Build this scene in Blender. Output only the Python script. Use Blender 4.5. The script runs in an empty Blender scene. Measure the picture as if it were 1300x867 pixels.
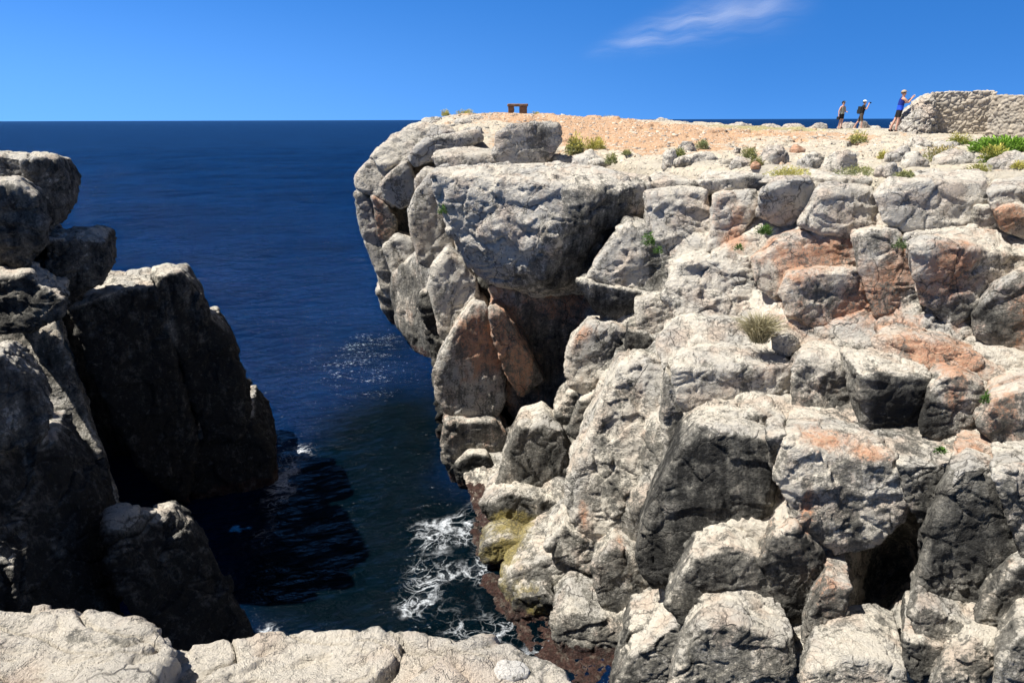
import bpy, bmesh, math, random
import numpy as np
from mathutils import Vector, Matrix

rng = np.random.RandomState(7)
random.seed(7)
SC = bpy.context.scene
COL = SC.collection
f32 = np.float32

# ------------------------------------------------------------------ camera
FPX, PU, PV = 867.0, 650.0, 433.5          # focal length and centre in photo pixels
PITCH = math.radians(17.97)
ROLL = 0.0029
FW = np.array([0, math.cos(PITCH), -math.sin(PITCH)])
U0 = np.array([0, math.sin(PITCH), math.cos(PITCH)])
RT = np.array([1.0, 0, 0]) - ROLL * U0
UP = U0 + ROLL * np.array([1.0, 0, 0])
SEA = -9.0

def ray(u, v):
    return FW + RT * ((u - PU) / FPX) + UP * ((PV - v) / FPX)

def px(u, v, d):                            # world point seen at photo pixel (u,v) at forward distance d
    r = ray(u, v)
    return r * (d / r[1])

def pxz(u, v, z, dmax=1e9):
    r = ray(u, v)
    t = z / r[2] if r[2] < -1e-6 else 1e9
    return r * min(t, dmax / r[1])

def project(P):
    P = np.asarray(P, float)
    w = P @ FW
    return PU + FPX * (P @ RT) / w, PV - FPX * (P @ UP) / w

cam_d = bpy.data.cameras.new('camera')
cam = bpy.data.objects.new('camera', cam_d)
COL.objects.link(cam)
cam_d.sensor_width = 36.0
cam_d.lens = 36.0 * FPX / 1300.0
cam_d.clip_start = 0.05
cam_d.clip_end = 200000
cam.matrix_world = Matrix(((RT[0], UP[0], -FW[0], 0), (RT[1], UP[1], -FW[1], 0), (RT[2], UP[2], -FW[2], 0), (0, 0, 0, 1)))
SC.camera = cam

# ------------------------------------------------------------------ noise in numpy
PERM = rng.permutation(256).astype(np.int32)
PERM = np.concatenate([PERM, PERM, PERM])
_g = rng.normal(size=(256, 3)); GR = (_g / np.linalg.norm(_g, axis=1)[:, None]).astype(f32)
RV = rng.rand(256, 3).astype(f32)
RV2 = (rng.rand(256, 4).astype(f32) * 2 - 1)

def hsh(i, j, k):
    return PERM[PERM[PERM[i & 255] + (j & 255)] + (k & 255)]

def gnoise(p):
    p = np.asarray(p, f32)
    fl = np.floor(p)
    i = fl.astype(np.int32)
    f = p - fl
    w = f * f * f * (f * (f * 6 - 15) + 10)
    out = 0
    for dx in (0, 1):
        wx = w[:, 0] if dx else 1 - w[:, 0]
        for dy in (0, 1):
            wy = w[:, 1] if dy else 1 - w[:, 1]
            for dz in (0, 1):
                wz = w[:, 2] if dz else 1 - w[:, 2]
                g = GR[hsh(i[:, 0] + dx, i[:, 1] + dy, i[:, 2] + dz)]
                out = out + wx * wy * wz * (g[:, 0] * (f[:, 0] - dx) + g[:, 1] * (f[:, 1] - dy) + g[:, 2] * (f[:, 2] - dz))
    return out * 1.6

def fbm(p, octs=4, gain=0.5):
    p = np.asarray(p, f32); a = 1.0; s = 0; n = 0
    for o in range(octs):
        s = s + a * gnoise(p + 17.3 * o); n += a
        p = p * f32(2.03); a *= gain
    return s / n

def ridged(p, octs=3):
    p = np.asarray(p, f32); a = 1.0; s = 0; n = 0
    for o in range(octs):
        s = s + a * (1 - 2 * np.abs(gnoise(p + 31.7 * o))); n += a
        p = p * f32(2.1); a *= 0.5
    return s / n

def voro(p):                                # F1, F2, nearest cell's offset vector and random row
    p = np.asarray(p, f32)
    i = np.floor(p).astype(np.int32)
    f = p - i
    n = len(p)
    F1 = np.full(n, 9, f32); F2 = np.full(n, 9, f32)
    hid = np.zeros(n, np.int32); off = np.zeros((n, 3), f32)
    for dx in (-1, 0, 1):
        for dy in (-1, 0, 1):
            for dz in (-1, 0, 1):
                h = hsh(i[:, 0] + dx, i[:, 1] + dy, i[:, 2] + dz)
                r = f - (RV[h] + np.array([dx, dy, dz], f32))
                d = np.sqrt((r * r).sum(1))
                m = d < F1
                F2 = np.where(m, F1, np.minimum(F2, d))
                F1 = np.where(m, d, F1)
                hid = np.where(m, h, hid)
                off[m] = r[m]
    return F1, F2, off, hid

def sst(a, b, x):
    t = np.clip((x - a) / (b - a), 0, 1)
    return t * t * (3 - 2 * t)

# ------------------------------------------------------------------ object helpers
def mesh_np(name, co, faces, mat=None, smooth=True):
    me = bpy.data.meshes.new(name)
    co = np.asarray(co, f32); faces = np.asarray(faces, np.int32)
    k = faces.shape[1]
    me.vertices.add(len(co)); me.vertices.foreach_set('co', co.ravel())
    me.loops.add(faces.size); me.loops.foreach_set('vertex_index', faces.ravel())
    me.polygons.add(len(faces)); me.polygons.foreach_set('loop_start', np.arange(len(faces), dtype=np.int32) * k)
    me.update(calc_edges=True)
    me.validate()
    if smooth: me.polygons.foreach_set('use_smooth', np.ones(len(me.polygons), bool))
    if mat: me.materials.append(mat)
    return me

def link(name, me, parent=None, **props):
    o = bpy.data.objects.new(name, me)
    COL.objects.link(o)
    if parent: o.parent = parent
    for k, v in props.items(): o[k] = v
    return o

def get_co(me):
    a = np.empty(len(me.vertices) * 3, f32); me.vertices.foreach_get('co', a); return a.reshape(-1, 3)

def get_no(me):
    a = np.empty(len(me.vertices) * 3, f32); me.vertex_normals.foreach_get('vector', a); return a.reshape(-1, 3)

def set_co(me, co):
    me.vertices.foreach_set('co', np.asarray(co, f32).ravel()); me.update()

def set_attr(me, name, rgba):
    at = me.attributes.get(name) or me.attributes.new(name, 'FLOAT_COLOR', 'POINT')
    at.data.foreach_set('color', np.asarray(rgba, f32).ravel())

def smooth_np(me, co, n, lam=0.6):
    e = np.empty(len(me.edges) * 2, np.int32); me.edges.foreach_get('vertices', e); e = e.reshape(-1, 2)
    N = len(co)
    deg = np.bincount(e.ravel(), minlength=N).astype(f32)[:, None]
    for _ in range(n):
        acc = np.zeros_like(co)
        for c in range(3):
            acc[:, c] = np.bincount(e[:, 0], co[e[:, 1], c], N) + np.bincount(e[:, 1], co[e[:, 0], c], N)
        co = co + lam * (acc / np.maximum(deg, 1) - co)
    return co

def evaluated(me, mods):
    o = bpy.data.objects.new('tmp', me); COL.objects.link(o)
    for typ, kw in mods:
        m = o.modifiers.new('m', typ)
        for k, v in kw.items(): setattr(m, k, v)
    dg = bpy.context.evaluated_depsgraph_get()
    out = bpy.data.meshes.new_from_object(o.evaluated_get(dg))
    bpy.data.objects.remove(o)
    return out

def hull_mesh(points):
    bm = bmesh.new()
    for p in points: bm.verts.new([float(c) for c in p])
    r = bmesh.ops.convex_hull(bm, input=bm.verts)
    junk = [v for v in bm.verts if not v.link_faces]
    bmesh.ops.delete(bm, geom=junk, context='VERTS')
    bmesh.ops.recalc_face_normals(bm, faces=bm.faces)
    me = bpy.data.meshes.new('hull'); bm.to_mesh(me); bm.free()
    return me

# ------------------------------------------------------------------ materials
def new_mat(name):
    m = bpy.data.materials.new(name); m.use_nodes = True
    nt = m.node_tree; nt.nodes.clear()
    return m, nt

class NT:
    def __init__(s, nt): s.nt = nt
    def n(s, typ, **kw):
        nd = s.nt.nodes.new(typ)
        ins = kw.pop('ins', {})
        for k, v in kw.items(): setattr(nd, k, v)
        for k, v in ins.items():
            if hasattr(v, 'is_output'): s.nt.links.new(v, nd.inputs[k])
            else: nd.inputs[k].default_value = v
        return nd
    def math(s, op, a, b=0.0, clamp=False):
        nd = s.nt.nodes.new('ShaderNodeMath'); nd.operation = op; nd.use_clamp = clamp
        for i, v in enumerate((a, b)):
            if hasattr(v, 'is_output'): s.nt.links.new(v, nd.inputs[i])
            else: nd.inputs[i].default_value = v
        return nd.outputs[0]
    def mix(s, f, a, b):
        nd = s.nt.nodes.new('ShaderNodeMix'); nd.data_type = 'RGBA'
        for i, v in ((0, f), (6, a), (7, b)):
            if hasattr(v, 'is_output'): s.nt.links.new(v, nd.inputs[i])
            else: nd.inputs[i].default_value = v if i == 0 else (*v, 1.0)
        return nd.outputs[2]
    def noise(s, vec, scale, detail=4, rough=0.55, dist=0.0):
        return s.n('ShaderNodeTexNoise', ins={'Vector': vec, 'Scale': scale, 'Detail': detail, 'Roughness': rough, 'Distortion': dist}).outputs['Fac']
    def step(s, x, a, b):
        nd = s.n('ShaderNodeMapRange', interpolation_type='SMOOTHSTEP', ins={0: x, 1: a, 2: b, 3: 0.0, 4: 1.0}); return nd.outputs[0]
    def scalev(s, vec, sc):
        return s.n('ShaderNodeVectorMath', operation='MULTIPLY', ins={0: vec, 1: sc}).outputs[0]

def rock_material(name, cream=(0.73, 0.665, 0.555), grey=(0.54, 0.51, 0.455), dark=(0.062, 0.060, 0.055), det=1.0):
    """Limestone: pale base, black lichen film and painted-in shade (R of the stain layer), rust (G), yellow algae (B), wet weed (A)."""
    m, nt = new_mat(name); N = NT(nt)
    pos = N.n('ShaderNodeNewGeometry').outputs['Position']
    st = N.n('ShaderNodeAttribute', attribute_name='stain')  # R also holds the shade painted on the left cliff
    sep = N.n('ShaderNodeSeparateColor', ins={0: st.outputs['Color']})
    r, g, b, al = sep.outputs[0], sep.outputs[1], sep.outputs[2], st.outputs['Alpha']
    n_big = N.noise(pos, 0.9 * det, 5, 0.6)
    n_mid = N.noise(pos, 4.5 * det, 8, 0.72, 0.6)
    n_fine = N.noise(pos, 22 * det, 8, 0.78)
    stre = N.noise(N.scalev(pos, (5.0 * det, 5.0 * det, 0.9 * det)), 1.0, 5, 0.65)
    base = N.mix(N.step(n_big, 0.42, 0.62), cream, grey)
    base = N.mix(N.math('MULTIPLY', N.step(n_mid, 0.52, 0.7), 0.4), base, (grey[0] * 1.05, grey[1] * 1.02, grey[2]))
    base = N.mix(N.math('MULTIPLY', N.step(n_fine, 0.52, 0.72), 0.25), base, (cream[0] * 0.62, cream[1] * 0.60, cream[2] * 0.56))
    warm = N.noise(pos, 1.9 * det, 3, 0.5)
    base = N.mix(N.math('MULTIPLY', N.step(warm, 0.48, 0.68), 0.5), base, (0.60, 0.45, 0.34))
    # rust
    gm = N.math('ADD', g, N.math('MULTIPLY', N.math('SUBTRACT', N.noise(N.scalev(pos, (1, 1, .6)), 3.6 * det, 9, 0.74, 0.5), 0.5), 1.9))
    rust = N.mix(N.step(n_fine, 0.35, 0.65), (0.58, 0.22, 0.10), (0.60, 0.38, 0.23))
    base = N.mix(N.math('MULTIPLY', N.step(gm, 0.28, 0.95), 0.8), base, rust)
    # black film, streaky and speckled; on the left cliff also its painted shade
    mixn = N.math('ADD', N.math('MULTIPLY', N.math('SUBTRACT', stre, 0.5), 1.1), N.math('MULTIPLY', N.math('SUBTRACT', n_fine, 0.5), 1.3))
    mixn = N.math('ADD', mixn, N.math('MULTIPLY', N.math('SUBTRACT', n_mid, 0.5), 0.7))
    mixn = N.math('ADD', mixn, N.math('MULTIPLY', N.math('SUBTRACT', N.noise(pos, 2.1 * det, 5, .7, .6), 0.5), 0.9))
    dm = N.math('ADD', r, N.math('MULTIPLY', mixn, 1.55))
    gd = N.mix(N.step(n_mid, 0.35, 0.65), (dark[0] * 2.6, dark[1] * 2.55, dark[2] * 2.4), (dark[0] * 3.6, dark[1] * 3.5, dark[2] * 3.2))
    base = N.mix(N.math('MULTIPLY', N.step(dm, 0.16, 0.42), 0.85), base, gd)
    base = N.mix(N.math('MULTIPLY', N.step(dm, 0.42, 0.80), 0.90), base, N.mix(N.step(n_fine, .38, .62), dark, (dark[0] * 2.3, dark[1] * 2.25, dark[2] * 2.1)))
    base = N.mix(N.math('MULTIPLY', N.step(dm, 0.80, 1.05), 0.9), base, (dark[0] * .42, dark[1] * .42, dark[2] * .42))  # near-black coat, deepens the shade painted on the left cliff
    # pale crusts of lichen on the dark film
    li = N.step(N.noise(pos, 7.0 * det, 8, 0.75, 0.3), 0.56, 0.66)
    base = N.mix(N.math('MULTIPLY', li, N.math('MULTIPLY', N.math('MULTIPLY', r, 0.9, True), N.math('SUBTRACT', 1.0, N.math('MULTIPLY', N.step(r, 0.62, 0.85), .75)))), base, (0.52, 0.49, 0.43))
    # algae and weed
    bm_ = N.math('ADD', b, N.math('MULTIPLY', N.math('SUBTRACT', N.noise(pos, 4.0, 8, 0.75), 0.5), 2.2))
    base = N.mix(N.math('MULTIPLY', N.step(bm_, 0.34, 0.95), .9), base, N.mix(N.step(n_fine, 0.4, 0.62), (0.38, 0.30, 0.09), (0.16, 0.14, 0.065)))
    am = N.math('ADD', al, N.math('MULTIPLY', N.math('SUBTRACT', n_mid, 0.5), 1.8))
    weed = N.mix(N.step(n_fine, 0.4, 0.65), (0.030, 0.015, 0.012), (0.10, 0.052, 0.040))
    weed = N.mix(N.step(N.noise(pos, 6.0, 7, .75), .5, .66), weed, (0.17, 0.14, 0.11))
    am_s = N.step(am, 0.45, 0.6)
    base = N.mix(am_s, base, weed)
    # relief
    q1 = N.math('MULTIPLY', N.noise(pos, 3.0 * det, 6, .6, .5), 14.0)
    fr = N.math('FRACT', q1); chip = N.math('ADD', N.math('SUBTRACT', q1, fr), N.step(fr, 0, .3))
    q2 = N.math('MULTIPLY', N.noise(N.scalev(pos, (1, 1, 1.8)), 9.0 * det, 5, .6, .4), 10.0)
    fr2 = N.math('FRACT', q2); chip2 = N.math('ADD', N.math('SUBTRACT', q2, fr2), N.step(fr2, 0, .3))
    pit = N.n('ShaderNodeTexVoronoi', feature='F1', ins={'Vector': pos, 'Scale': 9.0 * det}).outputs['Distance']
    pit = N.math('MULTIPLY', N.math('SUBTRACT', 1.0, N.step(pit, 0.0, 0.28)), N.step(n_mid, 0.48, 0.62))
    cr = N.n('ShaderNodeTexVoronoi', feature='DISTANCE_TO_EDGE', ins={'Vector': N.n('ShaderNodeVectorMath', operation='ADD', ins={0: pos, 1: N.scalev(N.n('ShaderNodeTexNoise', ins={'Vector': pos, 'Scale': 3.0, 'Detail': 4.0}).outputs['Color'], (0.45, 0.45, 0.45))}).outputs[0], 'Scale': 1.7 * det}).outputs['Distance']
    crack = N.math('MULTIPLY', N.math('SUBTRACT', 1.0, N.step(cr, 0.0, 0.035)), N.step(n_big, 0.46, 0.58))
    h = N.math('ADD', N.math('MULTIPLY', n_fine, 0.05), N.math('MULTIPLY', n_mid, 0.06))
    h = N.math('ADD', h, N.math('ADD', N.math('MULTIPLY', chip, .013), N.math('MULTIPLY', chip2, .006)))
    h = N.math('SUBTRACT', h, N.math('MULTIPLY', pit, 0.03))
    h = N.math('SUBTRACT', h, N.math('MULTIPLY', crack, 0.035))
    h = N.math('ADD', h, N.math('MULTIPLY', N.noise(pos, 75 * det, 3, 0.6), 0.012))
    cr2 = N.n('ShaderNodeTexVoronoi', feature='DISTANCE_TO_EDGE', ins={'Vector': N.n('ShaderNodeVectorMath', operation='ADD', ins={0: N.scalev(pos, (1, 1, 1.6)), 1: N.scalev(N.n('ShaderNodeTexNoise', ins={'Vector': pos, 'Scale': 5.0, 'Detail': 5.0, 'Roughness': .7}).outputs['Color'], (0.30, 0.30, 0.30))}).outputs[0], 'Scale': 3.6 * det}).outputs['Distance']
    crack2 = N.math('MULTIPLY', N.math('SUBTRACT', 1.0, N.step(cr2, 0.0, 0.05)), N.step(warm, 0.47, 0.56))
    h = N.math('SUBTRACT', h, N.math('MULTIPLY', crack2, 0.02))
    spk = N.step(N.noise(pos, 46 * det, 4, 0.75), 0.56, 0.66)
    base = N.mix(N.math('MULTIPLY', spk, N.math('ADD', 0.08, N.math('MULTIPLY', N.step(n_mid, 0.46, 0.62), 0.26))), base, (0.13, 0.125, 0.115))
    joints = N.math('MAXIMUM', N.math('MULTIPLY', crack, .7), N.math('MULTIPLY', crack2, .35))
    base = N.mix(N.math('MAXIMUM', joints, N.math('MULTIPLY', pit, .5)), base, (0.09, 0.083, 0.072))
    bump = N.n('ShaderNodeBump', ins={'Strength': 1.0, 'Distance': 1.0 / det, 'Height': h})
    rough = N.math('SUBTRACT', 0.92, N.math('MULTIPLY', am_s, 0.5))
    bs = N.n('ShaderNodeBsdfPrincipled', ins={'Base Color': base, 'Roughness': rough, 'Specular IOR Level': 0.25, 'Normal': bump.outputs[0]})
    out = N.n('ShaderNodeOutputMaterial'); nt.links.new(bs.outputs[0], out.inputs[0])
    return m

def plain(name, col, rough=0.7, attr=None, var=0.0, scale=30, spec=0.3, trans=0.0):
    m, nt = new_mat(name); N = NT(nt)
    c = None
    if attr:
        c = N.n('ShaderNodeAttribute', attribute_name=attr).outputs['Color']
    pos = N.n('ShaderNodeNewGeometry').outputs['Position']
    nz = N.noise(pos, scale, 4)
    if c is None:
        c = N.mix(nz, tuple(x * (1 - var) for x in col), tuple(min(1, x * (1 + var)) for x in col))
    bs = N.n('ShaderNodeBsdfPrincipled', ins={'Base Color': c, 'Roughness': rough, 'Specular IOR Level': spec})
    out = N.n('ShaderNodeOutputMaterial')
    if trans:
        tr = N.n('ShaderNodeBsdfTranslucent', ins={'Color': c})
        mx = N.n('ShaderNodeMixShader', ins={0: trans, 1: bs.outputs[0], 2: tr.outputs[0]})
        nt.links.new(mx.outputs[0], out.inputs[0])
    else:
        nt.links.new(bs.outputs[0], out.inputs[0])
    return m

M_ROCK = rock_material('limestone')
M_FAR = rock_material('limestone_headland', cream=(0.66, 0.60, 0.50), det=0.55)
M_NEAR = rock_material('limestone_ledge', cream=(0.72, 0.65, 0.54), grey=(0.60, 0.55, 0.47), det=2.2)

# ------------------------------------------------------------------ stains that belong to the rocks, with shade painted into the black channel
STAINS = []                                  # centre (3), radii (3), channel, strength
def stain(u, v, d, ru, rv, ch, s=0.8):
    k = d / FPX
    STAINS.append((px(u, v, d), np.array([ru * k, max(ru, rv) * k * 1.0 + 0.35, rv * k]), ch, s))

def stain_shade_layer(co, no, dk, og, seed, low=True):
    n = len(co)
    st = np.zeros((n, 4), f32)
    lown = fbm(co * 0.8 + seed, 3)
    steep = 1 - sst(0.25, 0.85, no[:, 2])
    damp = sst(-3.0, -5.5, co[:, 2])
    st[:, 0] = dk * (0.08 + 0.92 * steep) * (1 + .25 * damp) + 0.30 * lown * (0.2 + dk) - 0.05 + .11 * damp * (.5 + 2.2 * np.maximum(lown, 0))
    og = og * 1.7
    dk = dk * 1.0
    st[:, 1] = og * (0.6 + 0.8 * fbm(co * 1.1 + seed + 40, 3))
    st[:, 0] = np.minimum(st[:, 0] * .80, .60 if dk < .68 else 1.2)  # high dk stays uncapped: painted shade for the left cliff
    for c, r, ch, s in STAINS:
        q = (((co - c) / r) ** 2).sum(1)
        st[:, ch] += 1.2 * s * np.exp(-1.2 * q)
    if low:
        w = sst(-7.9, -8.7, co[:, 2] + 0.35 * lown)
        st[:, 0] += 0.35 * w
        st[:, 3] += 0.75 * sst(-8.55, -8.85, co[:, 2] + 0.25 * lown)
    return np.clip(st, 0, 1.3)

# ------------------------------------------------------------------ rock builder
SAMPLES = []                                  # (u, v, d) of the fronts, for the bedrock behind
FRONTS = []

LAST = {}
def smooth_no(me, no):
    n = smooth_np(me, no.copy(), 6)
    return n / np.maximum(np.linalg.norm(n, axis=1)[:, None], 1e-6)

def rockify(me, seed, size, vox, amp=1.0, strata=1.4, sm=3, crackd=0.05):
    co = get_co(me)
    co = smooth_np(me, co, sm); set_co(me, co)
    no = get_no(me); LAST['no'] = smooth_no(me, no)
    p = (co + seed * 7.31).astype(f32)
    q = p * np.array([1, 1, strata], f32)
    warp = np.stack([fbm(p * 1.3 + 5, 2), fbm(p * 1.3 + 25, 2), fbm(p * 1.3 + 45, 2)], 1)
    s = min(size, 1.7)
    d = 0.035 * s * fbm(p / (0.75 * s), 3)
    # tilted facets: each cell of broken stone has its own plane
    S1 = 0.42 * s
    F1, F2, off, hid = voro((q + warp * 0.25 * s) / S1)
    d = d + S1 * 0.09 * ((off * RV2[hid][:, :3]).sum(1) + 0.45 * RV2[hid][:, 3])
    d = d - crackd * np.exp(-((F2 - F1) / 0.05) ** 2) * sst(-0.1, 0.25, fbm(p / s * 1.5 + 90, 2))
    S2 = max(0.17 * s, 6 * vox)
    F1, F2, off, hid = voro((q + warp * 0.12 * s) / S2)
    d = d + S2 * 0.12 * ((off * RV2[hid][:, :3]).sum(1) + 0.4 * RV2[hid][:, 3]) * sst(-0.25, 0.3, fbm(p / s * 1.2 + 60, 2))
    # ledges: broken steps with sharp lips
    t = 3.2 * fbm(q / (0.55 * s ** 0.6) + warp * .5 + 80, 3) + 6
    tf = t - np.floor(t)
    d = d + 0.030 * s ** 0.6 * (np.floor(t) + sst(0, .22, tf) - 6) * sst(-.3, .2, fbm(p / s + 140, 2))
    d = d + 0.022 * s ** 0.5 * (ridged(q * 1.7 / s ** 0.5 + warp, 4) - 0.2)
    d = d + 0.016 * fbm(q * 6.0, 3)
    t = 2.6 * fbm(q * 2.6 + warp, 3) + 6
    d = d + 0.010 * (np.floor(t) + sst(0, .25, t - np.floor(t)) - 6)
    d = d - 0.02 * np.maximum(0, fbm(p * 3.3 + 70, 3) - 0.22)
    co = co + no * (amp * d)[:, None]
    set_co(me, co)
    return co

GROUP = ['blocks of the right-hand cliff']
def R(label, F, d, a=0.0, b=-0.15, T=None, th=1.2, dk=0.3, og=0.12, sm=1, bul=0.05, amp=0.66, name='boulder', cat='boulder',
      mat=None, vpx=2.2, rise=0.03, samp=True, seed=None, kind=None, group=None, strata=1.4, X=(), ex=1.07):
    F = np.array(F, float)
    uc, vc = F.mean(0)
    F = np.array([uc, vc]) + (F - [uc, vc]) * ex
    D = lambda u, v: d + a * (u - uc) / 100 + b * (v - vc) / 100
    pts = [px(u, v, D(u, v)) for u, v in F]
    P = np.array(pts)
    if samp:
        for (u, v) in F: SAMPLES.append((u, v, D(u, v)))
        SAMPLES.append((uc, vc, d))
    z0 = P[:, 2].max()
    w = np.ptp(F[:, 0]) * d / FPX; hgt = np.ptp(F[:, 1]) * d / FPX
    size = math.sqrt(max(w * hgt, 0.01))
    out = list(P)
    C = P.mean(0)
    vd = C / np.linalg.norm(C)
    away = np.array([vd[0] * 0.7, vd[1], 0.0]); away /= np.linalg.norm(away)
    if T is not None:
        for (u, v) in T:
            r_ = ray(u, v); t_ = (z0 + rise) / r_[2] if abs(r_[2]) > 1e-6 else 1e9
            t_ = min(max(t_, (D(u, v) + .25) / r_[1]), (D(u, v) + (5.0 if D(u, v) < 20 else 2.0)) / r_[1])
            q = r_ * t_; out.append(q)
            if samp: SAMPLES.append((u, v, q[1]))
    for q in P:
        out.append(C + (q - C) * 0.86 + away * th * (0.9 + 0.2 * random.random()))
    # a broad flat-ish face stands forward of the rim, so the edges read as broken chamfers
    rr = random.Random(len(label) * 131 + int(uc * 7 + vc))
    kx, kz = rr.uniform(-.5, .5), rr.uniform(-.5, .5)
    for i, q in enumerate(P):
        t = rr.uniform(.78, .94)
        m = C + (q - C) * t
        e = 1 + kx * (m - C)[0] / max(w, .1) + kz * (m - C)[2] / max(hgt, .1)
        out.append(m - vd * bul * min(size, 2.2) * e * rr.uniform(.85, 1.15))
    for (u, v, dd) in X: out.append(px(u, v, D(u, v) + dd))
    me = hull_mesh(out)
    vox = max(0.006, d / FPX * vpx)
    me2 = evaluated(me, [('REMESH', dict(mode='VOXEL', voxel_size=vox))])
    sd = seed if seed is not None else (uc * 0.013 + vc * 0.031) % 37
    co = rockify(me2, sd, size, vox, amp, strata, sm)
    no = .72 * LAST['no'] + .28 * get_no(me2)
    set_attr(me2, 'stain', stain_shade_layer(co, no, dk, og, sd))
    me2.materials.clear(); me2.materials.append(mat or M_ROCK)
    me2.polygons.foreach_set('use_smooth', np.ones(len(me2.polygons), bool))
    me2.name = name
    o = link(name, me2)
    if kind: o['kind'] = kind
    else:
        o['label'] = label; o['category'] = cat
        group = group or GROUP[0]
        if group: o['group'] = group
    return o

# ------------------------------------------------------------------ where the rock is stained
# (u, v, distance, half-width px, half-height px, channel 0 black / 1 rust / 2 algae / 3 weed, strength)
for s_ in [
    # the overhanging block: black film on its middle and right
    (725, 300, 16, 50, 60, 0, .55), (770, 290, 16, 35, 50, 0, .45), (690, 350, 16, 60, 25, 0, .5), (790, 265, 16, 20, 30, 0, .3),
    (735, 262, 16, 20, 40, 0, .4), (600, 290, 16, 50, 60, 0, -.35), (640, 245, 16, 80, 18, 0, -.3), (745, 285, 16, 22, 45, 1, .35),
    # rust on the pillar and cave wall
    (612, 445, 16.3, 24, 34, 1, 1.3), (650, 440, 15.9, 30, 45, 1, 1.3), (600, 420, 16.3, 20, 20, 1, .8), (575, 470, 16.3, 20, 40, 0, .15), (640, 520, 17, 12, 20, 1, .5),
    (570, 545, 16.2, 14, 20, 1, .5), (745, 425, 14, 14, 12, 1, .6), (733, 430, 14, 10, 14, 1, .4),
    # rust on the upper boulders
    (1035, 318, 13, 45, 14, 1, .5), (1010, 345, 13, 30, 25, 1, .5), (1060, 390, 12.5, 40, 30, 1, .5), (1000, 372, 12.8, 16, 25, 1, .55),
    (1110, 370, 12.3, 30, 40, 1, .35), (1200, 330, 11.4, 40, 22, 1, .55), (1195, 360, 11.4, 30, 25, 1, .4), (1285, 400, 10.8, 20, 40, 1, .5),
    (938, 285, 14.2, 10, 25, 1, .55), (925, 310, 14.2, 20, 18, 1, .45), (1285, 280, 11.3, 16, 18, 1, .9), (1085, 300, 13.4, 30, 8, 1, .4),
    (1180, 450, 10.2, 45, 14, 1, .55), (1215, 462, 10, 40, 14, 1, .4), (1040, 480, 11, 30, 14, 1, .35), (975, 485, 10.8, 14, 20, 1, .4),
    (1055, 566, 9, 30, 10, 1, .8), (1110, 578, 8.9, 25, 8, 1, .6), (1022, 640, 8.9, 10, 35, 1, .8), (1215, 510, 9.4, 14, 25, 1, .7),
    (1275, 530, 9, 18, 28, 1, .7), (1230, 578, 8.8, 25, 10, 1, .6), (1052, 770, 7.9, 22, 22, 1, .6), (1000, 700, 8.6, 30, 14, 1, .4),
    (740, 650, 11.4, 10, 30, 1, .65), (760, 690, 11.3, 8, 25, 1, .6), (790, 705, 10.4, 8, 18, 1, .5), (720, 400, 15, 12, 10, 1, .5),
    (480, 280, 29, 14, 30, 1, .5), (1265, 700, 8, 14, 20, 1, .45), (540, 320, 25, 10, 25, 1, .25),
    # black film
    (832, 335, 14.8, 14, 35, 0, .5), (800, 366, 15, 30, 8, 0, .35), (782, 322, 14.8, 26, 30, 0, -.4), (1040, 370, 12.5, 25, 20, 0, .3), (1230, 395, 11, 40, 14, 0, .5),
    (1260, 420, 10.8, 24, 26, 0, .45), (900, 480, 11, 20, 20, 0, .2), (1140, 515, 9.7, 40, 40, 0, .5), (1165, 520, 9.7, 14, 35, 0, .4),
    (1070, 510, 10.5, 40, 40, 0, .3), (1190, 535, 9.4, 30, 22, 0, .4), (1265, 550, 9, 20, 20, 0, .3), (790, 450, 14, 20, 30, 0, .5),
    (820, 455, 13.6, 30, 22, 0, .45), (1060, 690, 8.4, 50, 25, 0, .4), (1085, 640, 8.6, 20, 40, 0, .3),
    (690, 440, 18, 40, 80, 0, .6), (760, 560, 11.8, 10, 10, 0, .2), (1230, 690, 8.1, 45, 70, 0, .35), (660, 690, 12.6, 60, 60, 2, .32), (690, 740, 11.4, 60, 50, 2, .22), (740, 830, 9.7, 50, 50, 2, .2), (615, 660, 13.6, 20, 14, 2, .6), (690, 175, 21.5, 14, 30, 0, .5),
    (780, 385, 14.8, 35, 16, 0, .5), (930, 420, 12, 20, 10, 0, -.2),
    # yellow algae and wet weed along the water
    (650, 665, 13, 34, 18, 2, .95), (640, 705, 12, 50, 24, 2, .5), (620, 760, 11.2, 30, 40, 2, .35), (670, 760, 11.0, 40, 30, 2, .45), (630, 690, 12.6, 26, 12, 2, .85), (690, 688, 12.4, 28, 14, 2, .8), (640, 745, 11.6, 22, 20, 2, .9),
    (655, 725, 11.6, 14, 14, 2, .6), (685, 790, 10.6, 20, 26, 2, .7), (725, 855, 9.6, 20, 20, 2, .9), (640, 655, 13.4, 22, 14, 2, .6),
    (672, 775, 10.8, 16, 16, 0, .5), (500, 395, 30, 14, 14, 2, .35), (705, 820, 9.8, 8, 25, 2, .4),
    (790, 625, 11.6, 40, 60, 0, .15), (700, 590, 14, 60, 60, 0, .25),
]:
    stain(*(s_[:6] + (s_[6] * (.78 if s_[5] == 2 else 1.0),)))

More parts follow.
